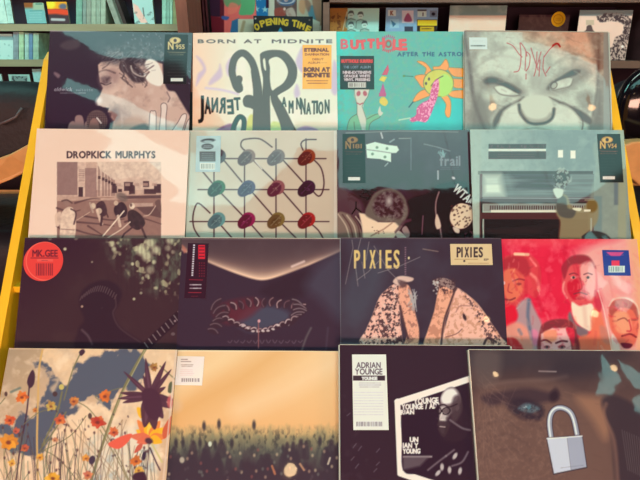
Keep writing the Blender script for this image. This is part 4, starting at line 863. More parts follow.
def flower(A, x, y, r, col, core=(110, 44, 44), n=9, dark=None):
    sq = .65 + .35 * A.rs.rand(); t0 = 360 * A.rs.rand()
    for k in range(n):
        an = t0 + 360 * k / n + 26 * A.rs.rand(); l = r * (.75 + .4 * A.rs.rand()); t = math.radians(an)
        A.leaf(x, y, math.degrees(math.atan2(math.sin(t) * sq, math.cos(t))), l, r * .75, lerp(lerp(col, (252, 180, 70), .5 * A.rs.rand()), (120, 40, 40), .35 * A.rs.rand()), .92)
    A.ell(x + A.rs.rand() - .5, y + .5, r * .26, r * .2, core, 0, 1.4, .8)
def art_wild_flowers(A):
    A.fill((196, 158, 124)); A.grad((0, 348), (60, 400), (160, 132, 104), (216, 172, 132), .9)
    full = (slice(None), slice(None)); bl = (88, 88, 100)
    base = A.mask([(38, 366), (46, 366), (60, 378), (70, 372), (80, 362), (94, 352), (110, 348), (154, 346), (156, 356), (148, 374), (136, 384), (118, 388), (112, 402), (100, 404), (94, 396), (84, 396), (76, 408), (66, 420), (54, 432), (48, 446), (34, 456), (12, 452), (0, 440), (0, 430), (20, 420), (40, 412), (46, 392), (44, 378)], 26)
    n = A.nz(11, 6, 4); m = np.clip((base + (n - .5) * 1.1 - .42) * 6, 0, 1); A.mix(full, m, bl)
    A.mix(full, np.clip((base + (n - .5) * 1.1 - .25) * 5, 0, 1) * (1 - m), (206, 168, 136), .6)
    for P, c in (([(52, 346), (100, 346), (92, 358), (78, 364), (66, 384), (58, 376), (48, 364), (44, 356)], (236, 192, 148)), ([(72, 412), (84, 402), (98, 404), (112, 414), (124, 400), (150, 380), (162, 372), (158, 420), (150, 484), (40, 484), (52, 440), (60, 430)], (238, 198, 158)), ([(148, 344), (180, 344), (172, 400), (158, 384), (150, 372)], (234, 192, 150)), ([(0, 456), (30, 460), (44, 484), (0, 484)], (232, 190, 150))):
        q = A.mask(P, 14); A.mix(full, np.clip((q + (A.nz(9, 15, 4) - .5) * .9 - .4) * 5, 0, 1), c, .95)
    A.cloud(9, .5, .75, (252, 218, 182), .5, 16, 1 - m); A.cloud(14, .5, .8, (190, 156, 128), .5, 26, 1 - m); A.blob([(100, 440), (150, 430), (150, 484), (90, 484)], (222, 208, 186), 12, .6); A.cloud(8, .5, .7, (150, 164, 166), .5, 33, A.mask([(90, 440), (150, 440), (150, 484), (90, 484)], 10))
    A.blob([(50, 388), (56, 382), (52, 380), (60, 378), (54, 392)], (206, 170, 136), 3, .8)
    A.line([(43, 347), (39, 370), (38, 400), (37, 440), (38, 482)], 1.9, (214, 164, 96), .95, .8, True)
    st = (124, 112, 76); dkp = (72, 42, 56)
    A.line([(146, 348), (130, 376), (118, 402), (104, 440), (90, 484)], 2.8, (126, 114, 78), .95, .8, True); A.line([(145, 350), (119, 400), (105, 440)], 1, (176, 160, 112), .8)
    for p, w in (([(82, 350), (72, 372), (64, 400)], 1.2), ([(30, 376), (27, 410), (20, 450), (16, 482)], 1.6), ([(62, 392), (56, 416), (42, 446)], 1.8), ([(66, 412), (52, 434), (40, 450)], 1.4), ([(5, 398), (0, 404)], 1), ([(72, 400), (90, 410), (110, 440), (130, 482)], 1), ([(100, 430), (112, 450), (128, 480)], 1), ([(150, 448), (156, 462), (160, 470)], 1.6), ([(44, 450), (60, 460), (80, 484)], 1), ([(86, 416), (70, 436), (40, 452)], .9), ([(160, 366), (176, 380)], 1.2), ([(24, 424), (40, 412), (60, 408)], .8), ([(50, 440), (46, 460), (50, 482)], 1.2), ([(104, 402), (96, 396), (120, 388)], .8), ([(8, 440), (4, 460), (10, 482)], .9)):
        A.line(p, w, dkp if w == 1.6 else st, .9, .8, True)
    for k in range(110):
        x = 4 + 152 * A.rs.rand(); y = 424 + 50 * A.rs.rand(); b = 18 * (A.rs.rand() - .5); A.line([(x, 486), (x + b * .3, (486 + y) / 2), (x + b, y)], .75, ((110, 92, 74), (80, 54, 58), (150, 126, 92), (96, 104, 84))[k % 4], .7, .8, True)
        if k % 3 == 0: A.ell(x + b, y, 1.1, 1.5, (92, 56, 58), 0, 1, .85)
    for k in range(14): A.line([(60 + 70 * A.rs.rand(), 484), (60 + 80 * A.rs.rand(), 420)], .7, (150, 112, 84), .6)
    for k in range(26): x = 50 + 100 * A.rs.rand(); y = 410 + 60 * A.rs.rand(); A.ell(x, y, 1.3, .8, (84, 60, 64), 90 * A.rs.rand(), .9, .8)
    A.blob([(27, 382), (30, 373), (33, 370), (35, 375), (34, 384), (30, 388)], dkp, 1); A.blob([(79, 352), (83, 349), (85, 352), (81, 356)], dkp, 1); A.ell(6, 394, 1.6, 2.4, (90, 60, 56)); A.line([(11, 392), (20, 388)], 2.4, (100, 110, 100), .8, 1.5)
    O = (236, 106, 46)
    for x, y, r, c in ((22, 397, 6.5, O), (10, 420, 6, (222, 70, 48)), (16, 431, 4, (206, 90, 74)), (9, 442, 10, (240, 146, 44)), (25, 448, 5, (186, 66, 60)), (60, 420, 6, (224, 92, 60)), (104.5, 396, 7, O), (98, 422, 8, (214, 66, 50)), (114, 432, 5.4, (226, 84, 60)), (74, 401, 5.5, (216, 120, 66)), (51, 406, 5.5, (196, 166, 84)), (53, 478, 8, (244, 176, 50)), (40, 457, 4, (232, 160, 60)), (86, 458, 4, (236, 150, 60)), (88, 475, 5, (226, 120, 100)), (12, 463, 4, (236, 176, 70)), (136, 461, 6, (228, 110, 48)), (139, 470, 5, (244, 196, 80)), (35, 410, 2.6, (222, 130, 60)), (55, 440, 3, (210, 140, 110))): flower(A, x, y, r, c)
    A.ell(61.5, 387, 2.6, 2.8, (204, 178, 96)); A.ell(55, 394, 2.4, 2.6, (80, 54, 56)); A.blob([(108, 444), (122, 436), (132, 434), (128, 442), (118, 449)], (230, 92, 70), 1.2); A.ell(90, 416, 2, 3, (90, 66, 60))
    for an, l, c in ((-150, 16, 0), (-125, 22, 1), (-100, 24, 0), (-80, 24, 2), (-60, 20, 1), (-35, 18, 0), (-5, 16, 1), (20, 13, 0), (160, 14, 3), (185, 20, 3)): A.leaf(150, 438, an, l, 9, ((246, 172, 40), (234, 124, 60), (250, 196, 74), (222, 104, 74))[c], .95)
    A.leaf(142, 444, 130, 12, 5, (200, 90, 70)); A.leaf(164, 438, -70, 24, 8, (206, 92, 62)); A.ell(149, 441, 4, 3, (84, 48, 60), 20, 1.5); A.leaf(146, 418, -130, 14, 9, (244, 176, 50)); A.ell(157, 392, 4, 4, (240, 150, 60), 0, 1.5)
    A.line([(152, 444), (162, 462)], 1.8, (206, 184, 120)); A.ell(144, 456, 2, 4.5, (60, 40, 60), 10); A.ell(92, 460, 3, 4.5, (70, 50, 66), 20); A.blob([(134, 474), (144, 472), (146, 482), (134, 480)], (70, 36, 50), 1.5)
    c = (84, 46, 60)
    for an, l, w, bd in ((-137, 36, 5, 0), (-92, 38, 6, -3), (-70, 38, 6, 3), (-108, 22, 5, 0), (-58, 34, 5, 4), (-170, 30, 6, -2), (170, 32, 6, 3), (158, 28, 6, 4), (184, 24, 4, 0), (60, 26, 12, 0), (100, 32, 14, 0), (5, 24, 8, 2), (82, 34, 14, 0), (30, 24, 9, 0), (-30, 18, 6, 0)): A.leaf(150, 396, an, l, w, c, .97, bd)
    for an, l, w, bd in ((-137, 32, 1.6, 0), (-92, 32, 2, -3), (170, 28, 2, 3), (60, 22, 5, 0), (100, 28, 5, 0)): A.leaf(150, 396, an, l, w, (112, 70, 84), .6, bd)
    A.blob([(142, 392), (150, 388), (159, 394), (162, 410), (156, 420), (148, 416), (143, 404)], (78, 40, 56), 1.5); A.ell(170, 402, 3, 6, (196, 90, 90), 0, 1.5, .9); flower(A, 154, 367, 4.5, (140, 104, 66)); A.blob([(169, 384), (172, 382), (172, 392), (168, 392)], (90, 90, 66), 1)
    A.rect(0, 346, 180, 349.2, (236, 190, 150), .8, .6); A.line([(176.4, 349), (163, 482)], 1.5, (222, 190, 166), .8)  # top strip is a painted edge highlight

def art_sunset_crowd(A):
    A.fill((236, 182, 122)); A.grad((230, 350), (230, 425), (240, 194, 140), (234, 176, 116), 1)
    A.line([(300, 336), (240, 380), (180, 412), (150, 440)], 20, (222, 158, 92), .6, 26); A.line([(236, 348), (200, 374), (168, 396)], 12, (244, 206, 156), .6, 20); A.line([(345, 356), (290, 388), (240, 410)], 16, (246, 204, 158), .6, 20)
    n = A.nz(4.5, 4, 3, 1, .5); n2 = A.nz(14, 9, 2, 1, .3); top = 424 - 10 * (n - .5) - 6 * (n2 - .5)
    t = np.clip((A.Y - top) / 14, 0, 1); A.mix((slice(None), slice(None)), t * .8, (150, 138, 98))
    t = np.clip((A.Y - top - 8) / 18, 0, 1); A.mix((slice(None), slice(None)), t, (88, 84, 76))
    t = np.clip((A.Y - top - 26 + 16 * (n2 - .5)) / 16, 0, 1); A.mix((slice(None), slice(None)), t, (64, 46, 56))
    low = np.clip((A.Y - 424) / 12, 0, 1) * np.clip((462 - A.Y) / 18, 0, 1)
    A.cloud(3, .52, .75, (138, 130, 98), .5, 12, low, ax=1, ay=.35); A.cloud(2.6, .5, .7, (54, 50, 52), .6, 22, low, ax=1, ay=.5)
    for x, y in ((204, 423), (219, 421), (254, 422), (183, 440), (200, 440), (215, 442), (232, 440), (283, 446), (320, 438), (176, 440)):
        A.ell(x, y + 3, 1.8, 4.5, (60, 50, 56), 0, 1.6, .9)
    for k in range(34):
        x = 166 + 176 * A.rs.rand(); y = 440 + 22 * A.rs.rand(); w_ = 2.2 + 2.4 * A.rs.rand(); A.ell(x, y, w_ * .55, w_ * .7, (62, 48, 56), 0, 1.8, .8); A.blob([(x - w_, y + w_), (x, y + w_ * .3), (x + w_, y + w_), (x + w_ * 1.2, y + 16), (x - w_ * 1.2, y + 16)], (62, 46, 56), 2.2, .75)
    for k in range(56):
        x = 168 + 174 * A.rs.rand(); y = 446 + 36 * A.rs.rand() ** .8; A.ell(x, y, 1.2, 1.6, ((190, 150, 120), (110, 110, 100), (84, 66, 70), (210, 180, 140), (150, 80, 76))[k % 5], 0, 1.4, .6)
    A.ell(182, 460, 2.4, 3, (176, 160, 140), 0, 1.4); A.ell(210, 444, 1.8, 2.6, (206, 206, 180), 0, 1); A.line([(272, 466), (275, 474)], 2, (196, 120, 80), .8, 1.2); A.line([(300, 464), (304, 470)], 2, (206, 150, 110), .8, 1.2); A.line([(328, 464), (330, 458)], 1.8, (222, 200, 170), .8, 1)
    A.ell(176, 406, 6, 6, (224, 180, 138), 0, 6, .6)
    A.rect(160, 347, 345, 351.6, (246, 214, 176), .8, .7)  # highlight painted along the sleeve's top

def art_hexagon(A):
    A.fill((52, 28, 42)); A.cloud(14, .55, .85, (76, 56, 66), .5, 4)
    for k in range(60): A.line([(346 + 40 * A.rs.rand(), 352 + 120 * A.rs.rand()), (348 + 40 * A.rs.rand(), 354 + 120 * A.rs.rand())], .01, (0, 0, 0), 0)
    for k in range(26):
        x = 345 + 60 * A.rs.rand(); y = 405 + 70 * A.rs.rand() if x < 395 else 350 + 40 * A.rs.rand(); A.line([(x, y), (x + 3, y - 2 - 3 * A.rs.rand())], .9, (170, 160, 166), .35, 1)  # short pale strokes stand for film glints and scratches
    w = (240, 232, 220)
    hexo = [(394.5, 400.5), (470, 375.5), (530, 395), (530, 462), (470, 500), (397.5, 475)]
    hexi = [(400.5, 405), (470, 382), (524, 400), (524, 458), (470, 492), (403, 470.5)]
    A.poly(hexo, w); A.poly(hexi, (46, 22, 38)); mk = A.mask(hexi, 1, False)
    A.text('YOUNGE / A', 414, 404, 5.2, w, w=36, rot=-3, bold=.35); A.text('YOUNGE / ADR', 402, 409.5, 5.0, w, w=38, rot=-2, bold=.35); A.text('RIAN', 401, 414.6, 4.4, w, w=13, rot=-2, bold=.35)
    # outside of the frame stays dark
    outer = A.mask([(380, 330), (560, 330), (560, 374.5), (470, 374.5), (393.8, 399.8), (397, 476), (470, 501), (560, 501), (560, 520), (380, 520)], .8, False)
    A.mix((slice(None), slice(None)), outer, (52, 28, 42), 1); A.line([(396.4, 401.5), (470, 378.5)], 4, w, 1, .8); A.line([(397.3, 401), (400, 474), (470, 498)], 4.6, w, 1, .8)
    A.blob([(402, 416), (416, 415), (422, 411), (434, 409), (438, 404), (444, 420), (440, 438), (452, 444), (470, 440), (470, 470), (420, 474), (403, 470), (402, 440)], (44, 20, 38), 1.2, .97)
    A.text('UN', 410, 442, 4.6, w, w=8, bold=.35); A.text('IAN Y', 403, 447.8, 4.6, w, w=15, bold=.35); A.text('YOUNG', 403, 453.4, 4.6, w, w=17, bold=.35)
    # bearded man looking down
    A.blob([(440, 406), (441, 396), (446, 389), (453, 387), (459, 392), (461, 402), (458, 412), (453, 420), (448, 430), (444, 434), (440, 430), (439, 420)], (120, 100, 100), 1.4); A.blob([(441, 398), (446, 390), (454, 389), (458, 396), (454, 402), (444, 404)], (236, 224, 214), 2.4, .95); A.blob([(440, 408), (447, 408), (446, 420), (441, 421)], (206, 188, 178), 1.8, .85); A.cloud(2.5, .45, .7, (80, 58, 62), .5, 9, A.mask([(437, 412), (458, 406), (450, 428), (440, 434)], 2)); A.blob([(448, 418), (456, 410), (462, 404), (470, 424), (462, 440), (446, 440), (444, 434)], (50, 26, 40), 2, .92); A.ell(457.5, 408, 1.8, 3, (150, 124, 118), 15, 1)
    A.blob([(453, 398), (460, 396), (462, 410), (455, 422), (451, 416)], (74, 52, 58), 3, .85)
    A.line([(438, 406), (444, 404.5), (449, 407), (457, 404)], 1.4, (46, 24, 36), .9, .8, True); A.ring(446, 411, 4, 3.2, 1.2, (40, 20, 32), -20); A.ell(446, 411, 3.2, 2.6, (84, 62, 66), 0, 1, .8); A.ring(439, 410.5, 2.2, 3, 1, (40, 20, 32), -10); A.line([(442, 413), (440, 419), (443, 420)], 1.2, (226, 204, 190), .8, .8, True)
    A.blob([(438, 423), (443, 421), (449, 423), (448, 431), (444, 437), (440, 433)], (62, 40, 48), 2, .85); A.line([(440, 426.5), (445, 427)], 1, (206, 180, 170), .8)
    A.rect(403, 456, 432, 457.5, (206, 190, 182), 1.5, .8); A.poly([(403, 457), (430, 456), (420, 466), (403, 470)], (112, 96, 98), 3, .7)
    for p in ([(428, 470), (438, 462), (446, 456)], [(446, 456), (454, 450)], [(452, 466), (462, 462), (468, 452)], [(450, 420), (462, 428), (470, 430)]): A.line(p, 1.8, (150, 134, 134), .6, 1.5, True)
    for x, y, r in ((442, 467, 0), (449.5, 470, 0), (460, 471, 10), (455, 456, 30), (438, 473, 40)): A.ell(x, y, 1.8, 3.6, (210, 196, 186), r, 1.2, .85)

def art_padlock_face(A):
    A.fill((92, 64, 60)); A.grad((480, 350), (480, 404), (58, 42, 48), (92, 64, 60), 1)
    A.cloud(30, .4, .8, (112, 80, 72), .5, 4); A.blob([(480, 372), (560, 360), (600, 362), (640, 346), (645, 346), (645, 344), (465, 344)], (62, 50, 56), 12, .8)
    A.blob([(476, 396), (520, 384), (556, 384), (580, 396), (610, 402), (618, 420), (612, 450), (616, 486), (480, 490)], (112, 80, 70), 14, .7)
    A.blob([(576, 396), (612, 404), (606, 440), (592, 420)], (160, 110, 84), 10, .7); A.blob([(482, 396), (510, 390), (530, 388), (550, 392), (556, 388), (560, 398), (548, 402), (530, 404), (508, 402), (490, 406)], (62, 42, 50), 6, .9)
    A.ell(554, 396, 4.5, 6, (44, 26, 38), 20, 4, .9); A.blob([(506, 404), (520, 398), (536, 402), (544, 410), (540, 420), (520, 418)], (48, 32, 44), 5, .9)
    A.blob([(518, 408), (526, 403), (534, 405), (540, 409), (532, 413), (522, 411)], (96, 116, 122), 2.6, .7); A.ell(529, 407.5, 3, 2.6, (80, 120, 128), 0, 1.6, .7); A.ell(525, 407, 1.6, 1, (206, 226, 222), 0, 1.2, .8); A.cloud(1.8, .5, .7, (50, 44, 54), .7, 5, A.mask([(516, 403), (542, 403), (542, 414), (516, 414)], 2))
    for p in ([(520, 416), (534, 426), (546, 428)], [(476, 430), (500, 420), (520, 430)], [(480, 444), (506, 434), (530, 446)], [(484, 458), (510, 448), (530, 460)]): A.line(p, 2.4, (86, 60, 58), .5, 4, True)
    for k in range(40): A.line([(474 + 20 * A.rs.rand(), 372 + 8 * k % 100), (478 + 40 * A.rs.rand(), 380 + 9 * k % 100)], .7, (150, 112, 96), .18, 1)
    A.blob([(602, 400), (618, 396), (645, 420), (645, 490), (618, 490), (612, 440), (606, 420)], (58, 42, 50), 5, .95); A.line([(606, 404), (604, 416), (614, 440), (618, 482)], 3, (150, 104, 84), .6, 4, True)
    A.line([(486, 386), (510, 382), (544, 380), (566, 376)], 3, (124, 94, 84), .6, 5, True)
    for k in range(12): A.line([(622 + k * 2.4, 430 + k * 1), (628 + k * 2, 470 + k)], .6, (120, 104, 100), .5, .8)
    A.cloud(3, .45, .8, (150, 112, 94), .3, 14, A.mask([(474, 410), (560, 420), (560, 486), (474, 486)], 12)); A.strokes(60, 474, 380, 600, 480, [(84, 58, 56), (150, 110, 92)], 10, 1.4, .16, 20)
    A.ell(570, 368, 34, 9, (50, 40, 50), 0, 12, .7); A.blob([(474, 352), (500, 352), (496, 380), (476, 384)], (112, 92, 84), 10, .5)
    # the padlock print
    ol = (60, 46, 56); s = (178, 178, 186)
    sh = [(551.5, 440), (549.5, 424), (551, 414), (556, 408.5), (563, 408), (570, 412), (574, 420), (577, 434)]
    A.line(sh, 6.4, ol, 1, .8, True); A.line(sh, 4.6, (150, 150, 160), 1, .8, True); A.line([(p[0] - .6, p[1] - .2) for p in sh], 1.6, (222, 222, 228), 1, .9, True)
    A.poly([(546, 437.5), (567, 436), (582.5, 435), (587.5, 468), (572, 471), (553, 475)], ol); A.poly([(547, 438.5), (567, 437.5), (571, 470), (554, 473.5)], (196, 196, 204)); A.poly([(567, 437.5), (582, 436), (586.5, 467), (571, 470)], (158, 158, 170))
    A.line([(547, 438.5), (567, 437.3), (582, 436)], 1.2, (226, 226, 230)); A.micro(560, 466, 584, 470, 1, (110, 110, 120), .5, .8, -.12)
    A.line([(539, 371.2), (556, 371.6)], 1.2, (206, 180, 170), .6, 1.2)

# stickers -----------------------------------------------------------
def st_series(num, op, x0, y0, x1, y1, c=1.0):
    def f(A):
        A.fill((34, 22, 28) if c == 1 else (52, 42, 42)); cx = x0 + (x1 - x0) * .42; W = x1 - x0; H = y1 - y0; g = (214, 186, 120) if op else (150, 116, 76)
        A.ell(cx + .5, y0 + H * .12, W * .22, H * .055, g, -4, .8); A.ell(cx + .5, y0 + H * .12, W * .07, H * .035, (70, 50, 54), 0, .7); A.ring(cx + .5, y0 + H * .12, W * .22, H * .06, .7, g)
        A.text('N', x0 + W * .14, y0 + H * .3, H * .15, g, w=W * .22, bold=.35); A.text(num, x0 + W * .47, y0 + H * .29, H * .085, g, w=W * .38, bold=.2)
        A.line([(x0 + W * .1, y0 + H * .35), (x1 - W * .1, y0 + H * .36)], .5, g, .5); A.micro(x0 + W * .12, y0 + H * .35, x1 - W * .12, y0 + H * .43, 2, g, .6)
        A.micro(x0 + W * .12, y0 + H * .48, x1 - W * .12, y0 + H * .86, 6, (150, 140, 120), .3)
        A.rect(x0 + W * .25, y1 - H * .12, x1 - W * .22, y1 - H * .055, (226, 226, 214)); A.micro(x0 + W * .28, y1 - H * .1, x1 - W * .25, y1 - H * .07, 1, (120, 120, 120), .5)
    return f
def st_orange(A):
    A.fill((250, 196, 112)); A.cloud(8, .4, .8, (252, 208, 130), .5)
    c = (96, 64, 66)
    A.text('ETERNAL', 304.5, 51.5, 3.2, c, w=24, bold=.25); A.text('DAMNATION', 305, 55.4, 2, c, w=24, bold=.1, a=.8); A.text('DEBUT', 312.5, 60.2, 1.9, c, w=11, a=.8); A.text('ALBUM', 308, 63.6, 1.9, c, w=12, a=.8); A.micro(321, 62, 327, 63.5, 1, c, .5)
    A.text('BORN AT', 304, 71.5, 3.9, c, w=25.5, bold=.35); A.text('MIDNITE', 304, 77, 3.9, c, w=25.5, bold=.35); A.micro(306, 79.5, 329, 84.5, 2, c, .7, .8)
def st_lost(A):
    A.fill((36, 16, 34)); w = (220, 216, 216)
    A.text('BUTTHOLE SURFERS', 341.6, 62.6, 3, (228, 66, 70), w=31, bold=.4); A.line([(343, 64.4), (371, 64.8)], .5, (150, 120, 130))
    A.text('THE LOST ALBUM', 343.5, 68.3, 2.4, (150, 190, 196), w=27, bold=.15)
    A.text('NINE-EXTENSIVE', 343, 73.6, 2.5, w, w=28, bold=.3); A.text('OPAQUE WHITE', 344, 77.2, 2.4, w, w=26, bold=.3); A.text('VINYL PRESSING', 344, 80.8, 2.4, w, w=26, bold=.3)
    A.barcode(348, 82.3, 366, 87.6, (110, 120, 116), (222, 230, 220))
def st_price(A):
    A.fill((208, 232, 226)); A.micro(471, 44.5, 485, 47, 1, (70, 100, 96), .8, 1.3); A.micro(472, 40, 484, 42, 1, (170, 200, 196), .5)
def st_blue(A):
    A.fill((170, 200, 206)); A.cloud(6, .4, .7, (186, 216, 218), .6)
    A.ell(208, 140.5, 7, 2, (70, 76, 84), -4, .8); A.ell(208, 141.5, 5, 1.2, (170, 200, 206), 0, .8, .9); A.ell(207.5, 146.5, 6, 3, (84, 96, 104), 0, .8, .9); A.micro(203, 145, 212, 148, 2, (190, 210, 214), .8, .7)
    A.rect(199.5, 151.5, 215.5, 161.5, (96, 104, 110)); A.micro(201, 152.5, 214, 161, 4, (170, 190, 196), .6); A.barcode(200, 163, 215, 169.5, (120, 140, 140), (226, 240, 232))
def st_disc(A):
    A.fill((226, 62, 56)); A.ring(45.2, 261, 19, 19.2, .8, (240, 110, 90))
    c = (100, 26, 44); A.text('MK.GEE', 32.5, 256.5, 6.4, c, w=25, bold=.2); A.line([(31, 258), (58, 258)], .8, c, .8); A.rect(37, 259, 53, 261.6, (232, 96, 84), .6, .7); A.micro(41, 260, 49, 261, 1, c, .8)
    x = 36
    while x < 52: A.rect(x, 263.5, x + .5 + A.rs.rand() * .8, 275.5, c, .5, .85); x += 1.5 + A.rs.rand() * .8
def st_strip(A):
    A.fill((50, 14, 34)); r = (206, 30, 48)
    A.rect(198.3, 245, 205, 259, r)
    for k in range(4): A.rect(199, 246.3 + k * 3.2, 204.4, 247.2 + k * 3.2, (50, 14, 34), .5, .9)
    A.line([(194, 245), (192, 276)], .5, (150, 120, 130), 0)
    for k in range(14): A.rect(193.2 - k * .14, 244.5 + k * 2.3, 195 - k * .14, 246 + k * 2.3, (230, 220, 220), .5, .85)
    for k in range(6):
        for j in range(3): A.rect(199 + j * 2.3, 262.5 + k * 2.6, 200 + j * 2.3, 263.6 + k * 2.6, (150, 30, 50), .5, .8)
    A.line([(189.5, 279.6), (202.5, 280)], .6, (170, 40, 56)); A.micro(190, 283, 201, 290, 2, (214, 196, 196), .9, 1.1, 0, False); A.line([(188.6, 292.5), (201, 292.6)], .6, (170, 40, 56)); A.micro(191, 295.5, 198, 297, 1, (150, 40, 56), .7)
def st_gold(A):
    A.fill((216, 184, 136)); c = (60, 40, 46)
    for ch, x in (('P', 457), ('I', 461.6), ('X', 465), ('I', 470.6), ('E', 474), ('S', 479)): A.text(ch, x, 257, 9.5, c, w=.8 if ch == 'I' else 3.6, bold=.35)
    A.micro(453.5, 258, 480, 260.5, 1, (150, 112, 74), .7, .8); A.text('EP', 484, 260.5, 1.8, c, w=4.6); A.ell(464.3, 261, 1, 1, c); A.micro(467, 262, 490, 264.5, 1, (150, 112, 74), .6, .8)
def st_blue_square(A):
    A.fill((38, 62, 140)); r = (214, 70, 128)
    A.poly([(606, 252), (624, 252), (620, 256), (611, 256)], r, 1, .9); A.micro(606, 252, 624, 256, 2, (240, 130, 160), .6)
    A.rect(611.5, 260.5, 619.5, 266, (222, 60, 90)); A.barcode(608.5, 265.8, 624.8, 272.4, (80, 120, 120), (214, 226, 220), 14)
def st_white_small(A):
    A.fill((238, 216, 202)); A.grad((178, 356), (204, 384), (236, 208, 186), (242, 226, 220)); A.micro(180.5, 358.4, 189, 360.4, 1, (110, 84, 80), .8, .9); A.micro(180.5, 360.6, 192, 362.6, 1, (110, 84, 80), .8, .9); A.micro(181, 364, 193, 367, 2, (140, 110, 100), .8, .7); A.micro(180, 369, 194, 376, 4, (226, 176, 166), .7, .6); A.barcode(180.5, 377.5, 200, 382.6, (110, 90, 94), None)
def st_tall(A):
    A.fill((226, 220, 214)); c = (64, 46, 54)
    A.text('ADRIAN', 356.5, 368, 5.6, c, w=24, bold=.1); A.text('YOUNGE', 355.2, 374.4, 5.6, c, w=27, bold=.1)
    A.rect(353, 375.6, 385, 380.6, (60, 42, 50)); A.text('YOUNGE', 362, 379.8, 2.8, (226, 220, 214), w=15, bold=.4)
    A.micro(357, 382, 383, 388, 3, (140, 124, 124), .7, .7); A.micro(354, 391, 383, 416, 9, (190, 180, 176), .7, .6, 0, False); A.barcode(355.5, 421, 383, 427, (90, 76, 84), None)

def make_sleeve(i, painter, L, name, label, stick=None, seam=False, tint=None):
    row, tlx, tly, dy, Z = SPEC[i]
    tl, R, U = sleeve_frame(*SPEC[i]); N = R.cross(U)
    # the lower edge stands on the ledge
    mid = tl + R * .1575; h = (mid.z - ledge_z[row]) / U.z; h = h
    base = mid - U * h; M = Matrix(((R.x, U.x, N.x, base.x), (R.y, U.y, N.y, base.y), (R.z, U.z, N.z, base.z), (0, 0, 0, 1)))
    base2 = base - N * .004
    M2 = M.copy(); M2.translation = base2
    root = empty(name, M2); tag(root, label, 'record')
    sheet('sleeve', M2, .315, h, .004, 262, painter, L, M_WRAP, root, seed=i + 3)
    if stick:
        for s_ in stick:
            q = s_['q']; pts = []
            for p in q:
                d = fwd + (p[0] - 320) / F * rgt + (240 - p[1]) / F * upv
                t = (base - CAM).dot(N) / d.dot(N); pts.append(CAM + d * t)
            a, b, c = pts; w_ = (b - a).length; ex = (b - a) / w_; hh = (c - a).length; ey = (ex.cross(N)).normalized() * -1
            if ey.dot(U) < 0: ey = -ey
            o = (a + b) / 2 - ey * hh + N * .0002
            nn = ex.cross(ey)
            Ms = Matrix(((ex.x, ey.x, nn.x, o.x), (ex.y, ey.y, nn.y, o.y), (ex.z, ey.z, nn.z, o.z), (0, 0, 0, 1)))
            sheet('sticker', Ms, w_, hh, .0004, max(40, int((q[1][0] - q[0][0]) * 2.4)), s_['f'], s_.get('L', L), M_STICK, root, s_['label'], seed=i + 40, disc=s_.get('disc', False))
    if seam:
        mb = MB(); ww = .1575 + .0012
        for sx in seam: mb.box((sx * ww, h / 2, .003), (.0026, h, .0066))
        mb.box((0, h + .0008, .003), (.3154, .0014, .006))
        o = mb.build('plastic_seam', M_seamfilm, bevel=.0006); o.parent = root
    return root
M_seamfilm = mat('clear_film_edge', (206, 216, 210), 0.2, coat=1.0)
M_seamfilm.node_tree.nodes['Principled BSDF'].inputs['Transmission Weight'].default_value = 0.2
R_ = 'record_sleeve'
make_sleeve(0, art_portrait, LW, R_, 'dark record sleeve with a monochrome side-face portrait and microphone, top left of the rack',
            [dict(q=((165, 34.5), (188, 34.8), (165, 84)), f=st_series('955', 1, 165, 34.5, 188, 84), label='tall black sticker with a gold eye and letters')])
make_sleeve(1, art_script_blob, LC, R_, 'pale sleeve with huge swollen grey letters and an orange sticker, top row',
            [dict(q=((302.5, 45), (331.5, 45), (302.5, 89)), f=st_orange, label='orange sticker with dark words')])
make_sleeve(2, art_doodle_sun, LC, R_, 'turquoise sleeve with red hand-drawn lettering and a cartoon sun, top row',
            [dict(q=((340, 56), (374, 56), (340, 89.5)), f=st_lost, label='square black sticker with red and white words')])
make_sleeve(3, art_stone_face, LC, R_, 'grey sleeve with a scowling stone face and scratched red letters, top right',
            [dict(q=((469, 37.5), (487, 37.5), (469, 49.5)), f=st_price, label='small pale price sticker')], seam=(1,))
make_sleeve(4, art_street_photo, LW, R_, 'cream sleeve with a brown street photograph below dark stencilled words, second row left')
make_sleeve(5, art_spools, (1, .84, .72, .015, .035, .03), R_, 'beige sleeve with twelve coloured spools strung on a dark grid, second row',
            [dict(q=((196.5, 136), (221, 136), (196, 172)), f=st_blue, L=(1, .88, .8), label='pale blue sticker with barcode')])
make_sleeve(6, art_crowd_overhead, (1, .82, .7, .02, .04, .04), R_, 'dark sleeve showing a cropped head from above and a white paper scrap, second row',
            [dict(q=((342.5, 134), (365, 134), (342.5, 183)), f=st_series('181', 0, 342.5, 134, 365, 183), label='tall black sticker with dull gold eye')])
make_sleeve(7, art_piano, LC, R_, 'grey-green sleeve with someone seated at an upright piano, second row right',
            [dict(q=((597, 134), (620, 134), (598, 182.5)), f=st_series('V54', 1, 597, 134, 620, 182, 2), label='tall grey sticker with a gold eye')])
make_sleeve(8, art_night_guitar, LW, R_, 'near-black sleeve with a shadowy guitarist and round red sticker, third row left',
            [dict(q=((25.5, 241.8), (64.8, 241.8), (25, 281)), f=st_disc, label='round red sticker with barcode', disc=True)])
make_sleeve(9, art_necklace, LW, R_, 'dark sleeve with a glowing chin above a beaded ring, third row',
            [dict(q=((188, 243), (209, 243.5), (186, 298)), f=st_strip, label='narrow dark sticker with red block')], seam=(1,))
make_sleeve(10, art_horse_hands, LW, R_, 'dark sleeve with tall thin gold letters above two textured pink limbs, third row',
            [dict(q=((450, 244), (491.5, 244), (450.5, 265)), f=st_gold, label='gold sticker with thin dark letters')])
make_sleeve(11, art_red_portraits, (1, .82, .7), R_, 'bright red sleeve painted with four faces, third row right',
            [dict(q=((602, 250), (628.5, 250.3), (603.5, 275.5)), f=st_blue_square, label='square blue sticker with barcode')])
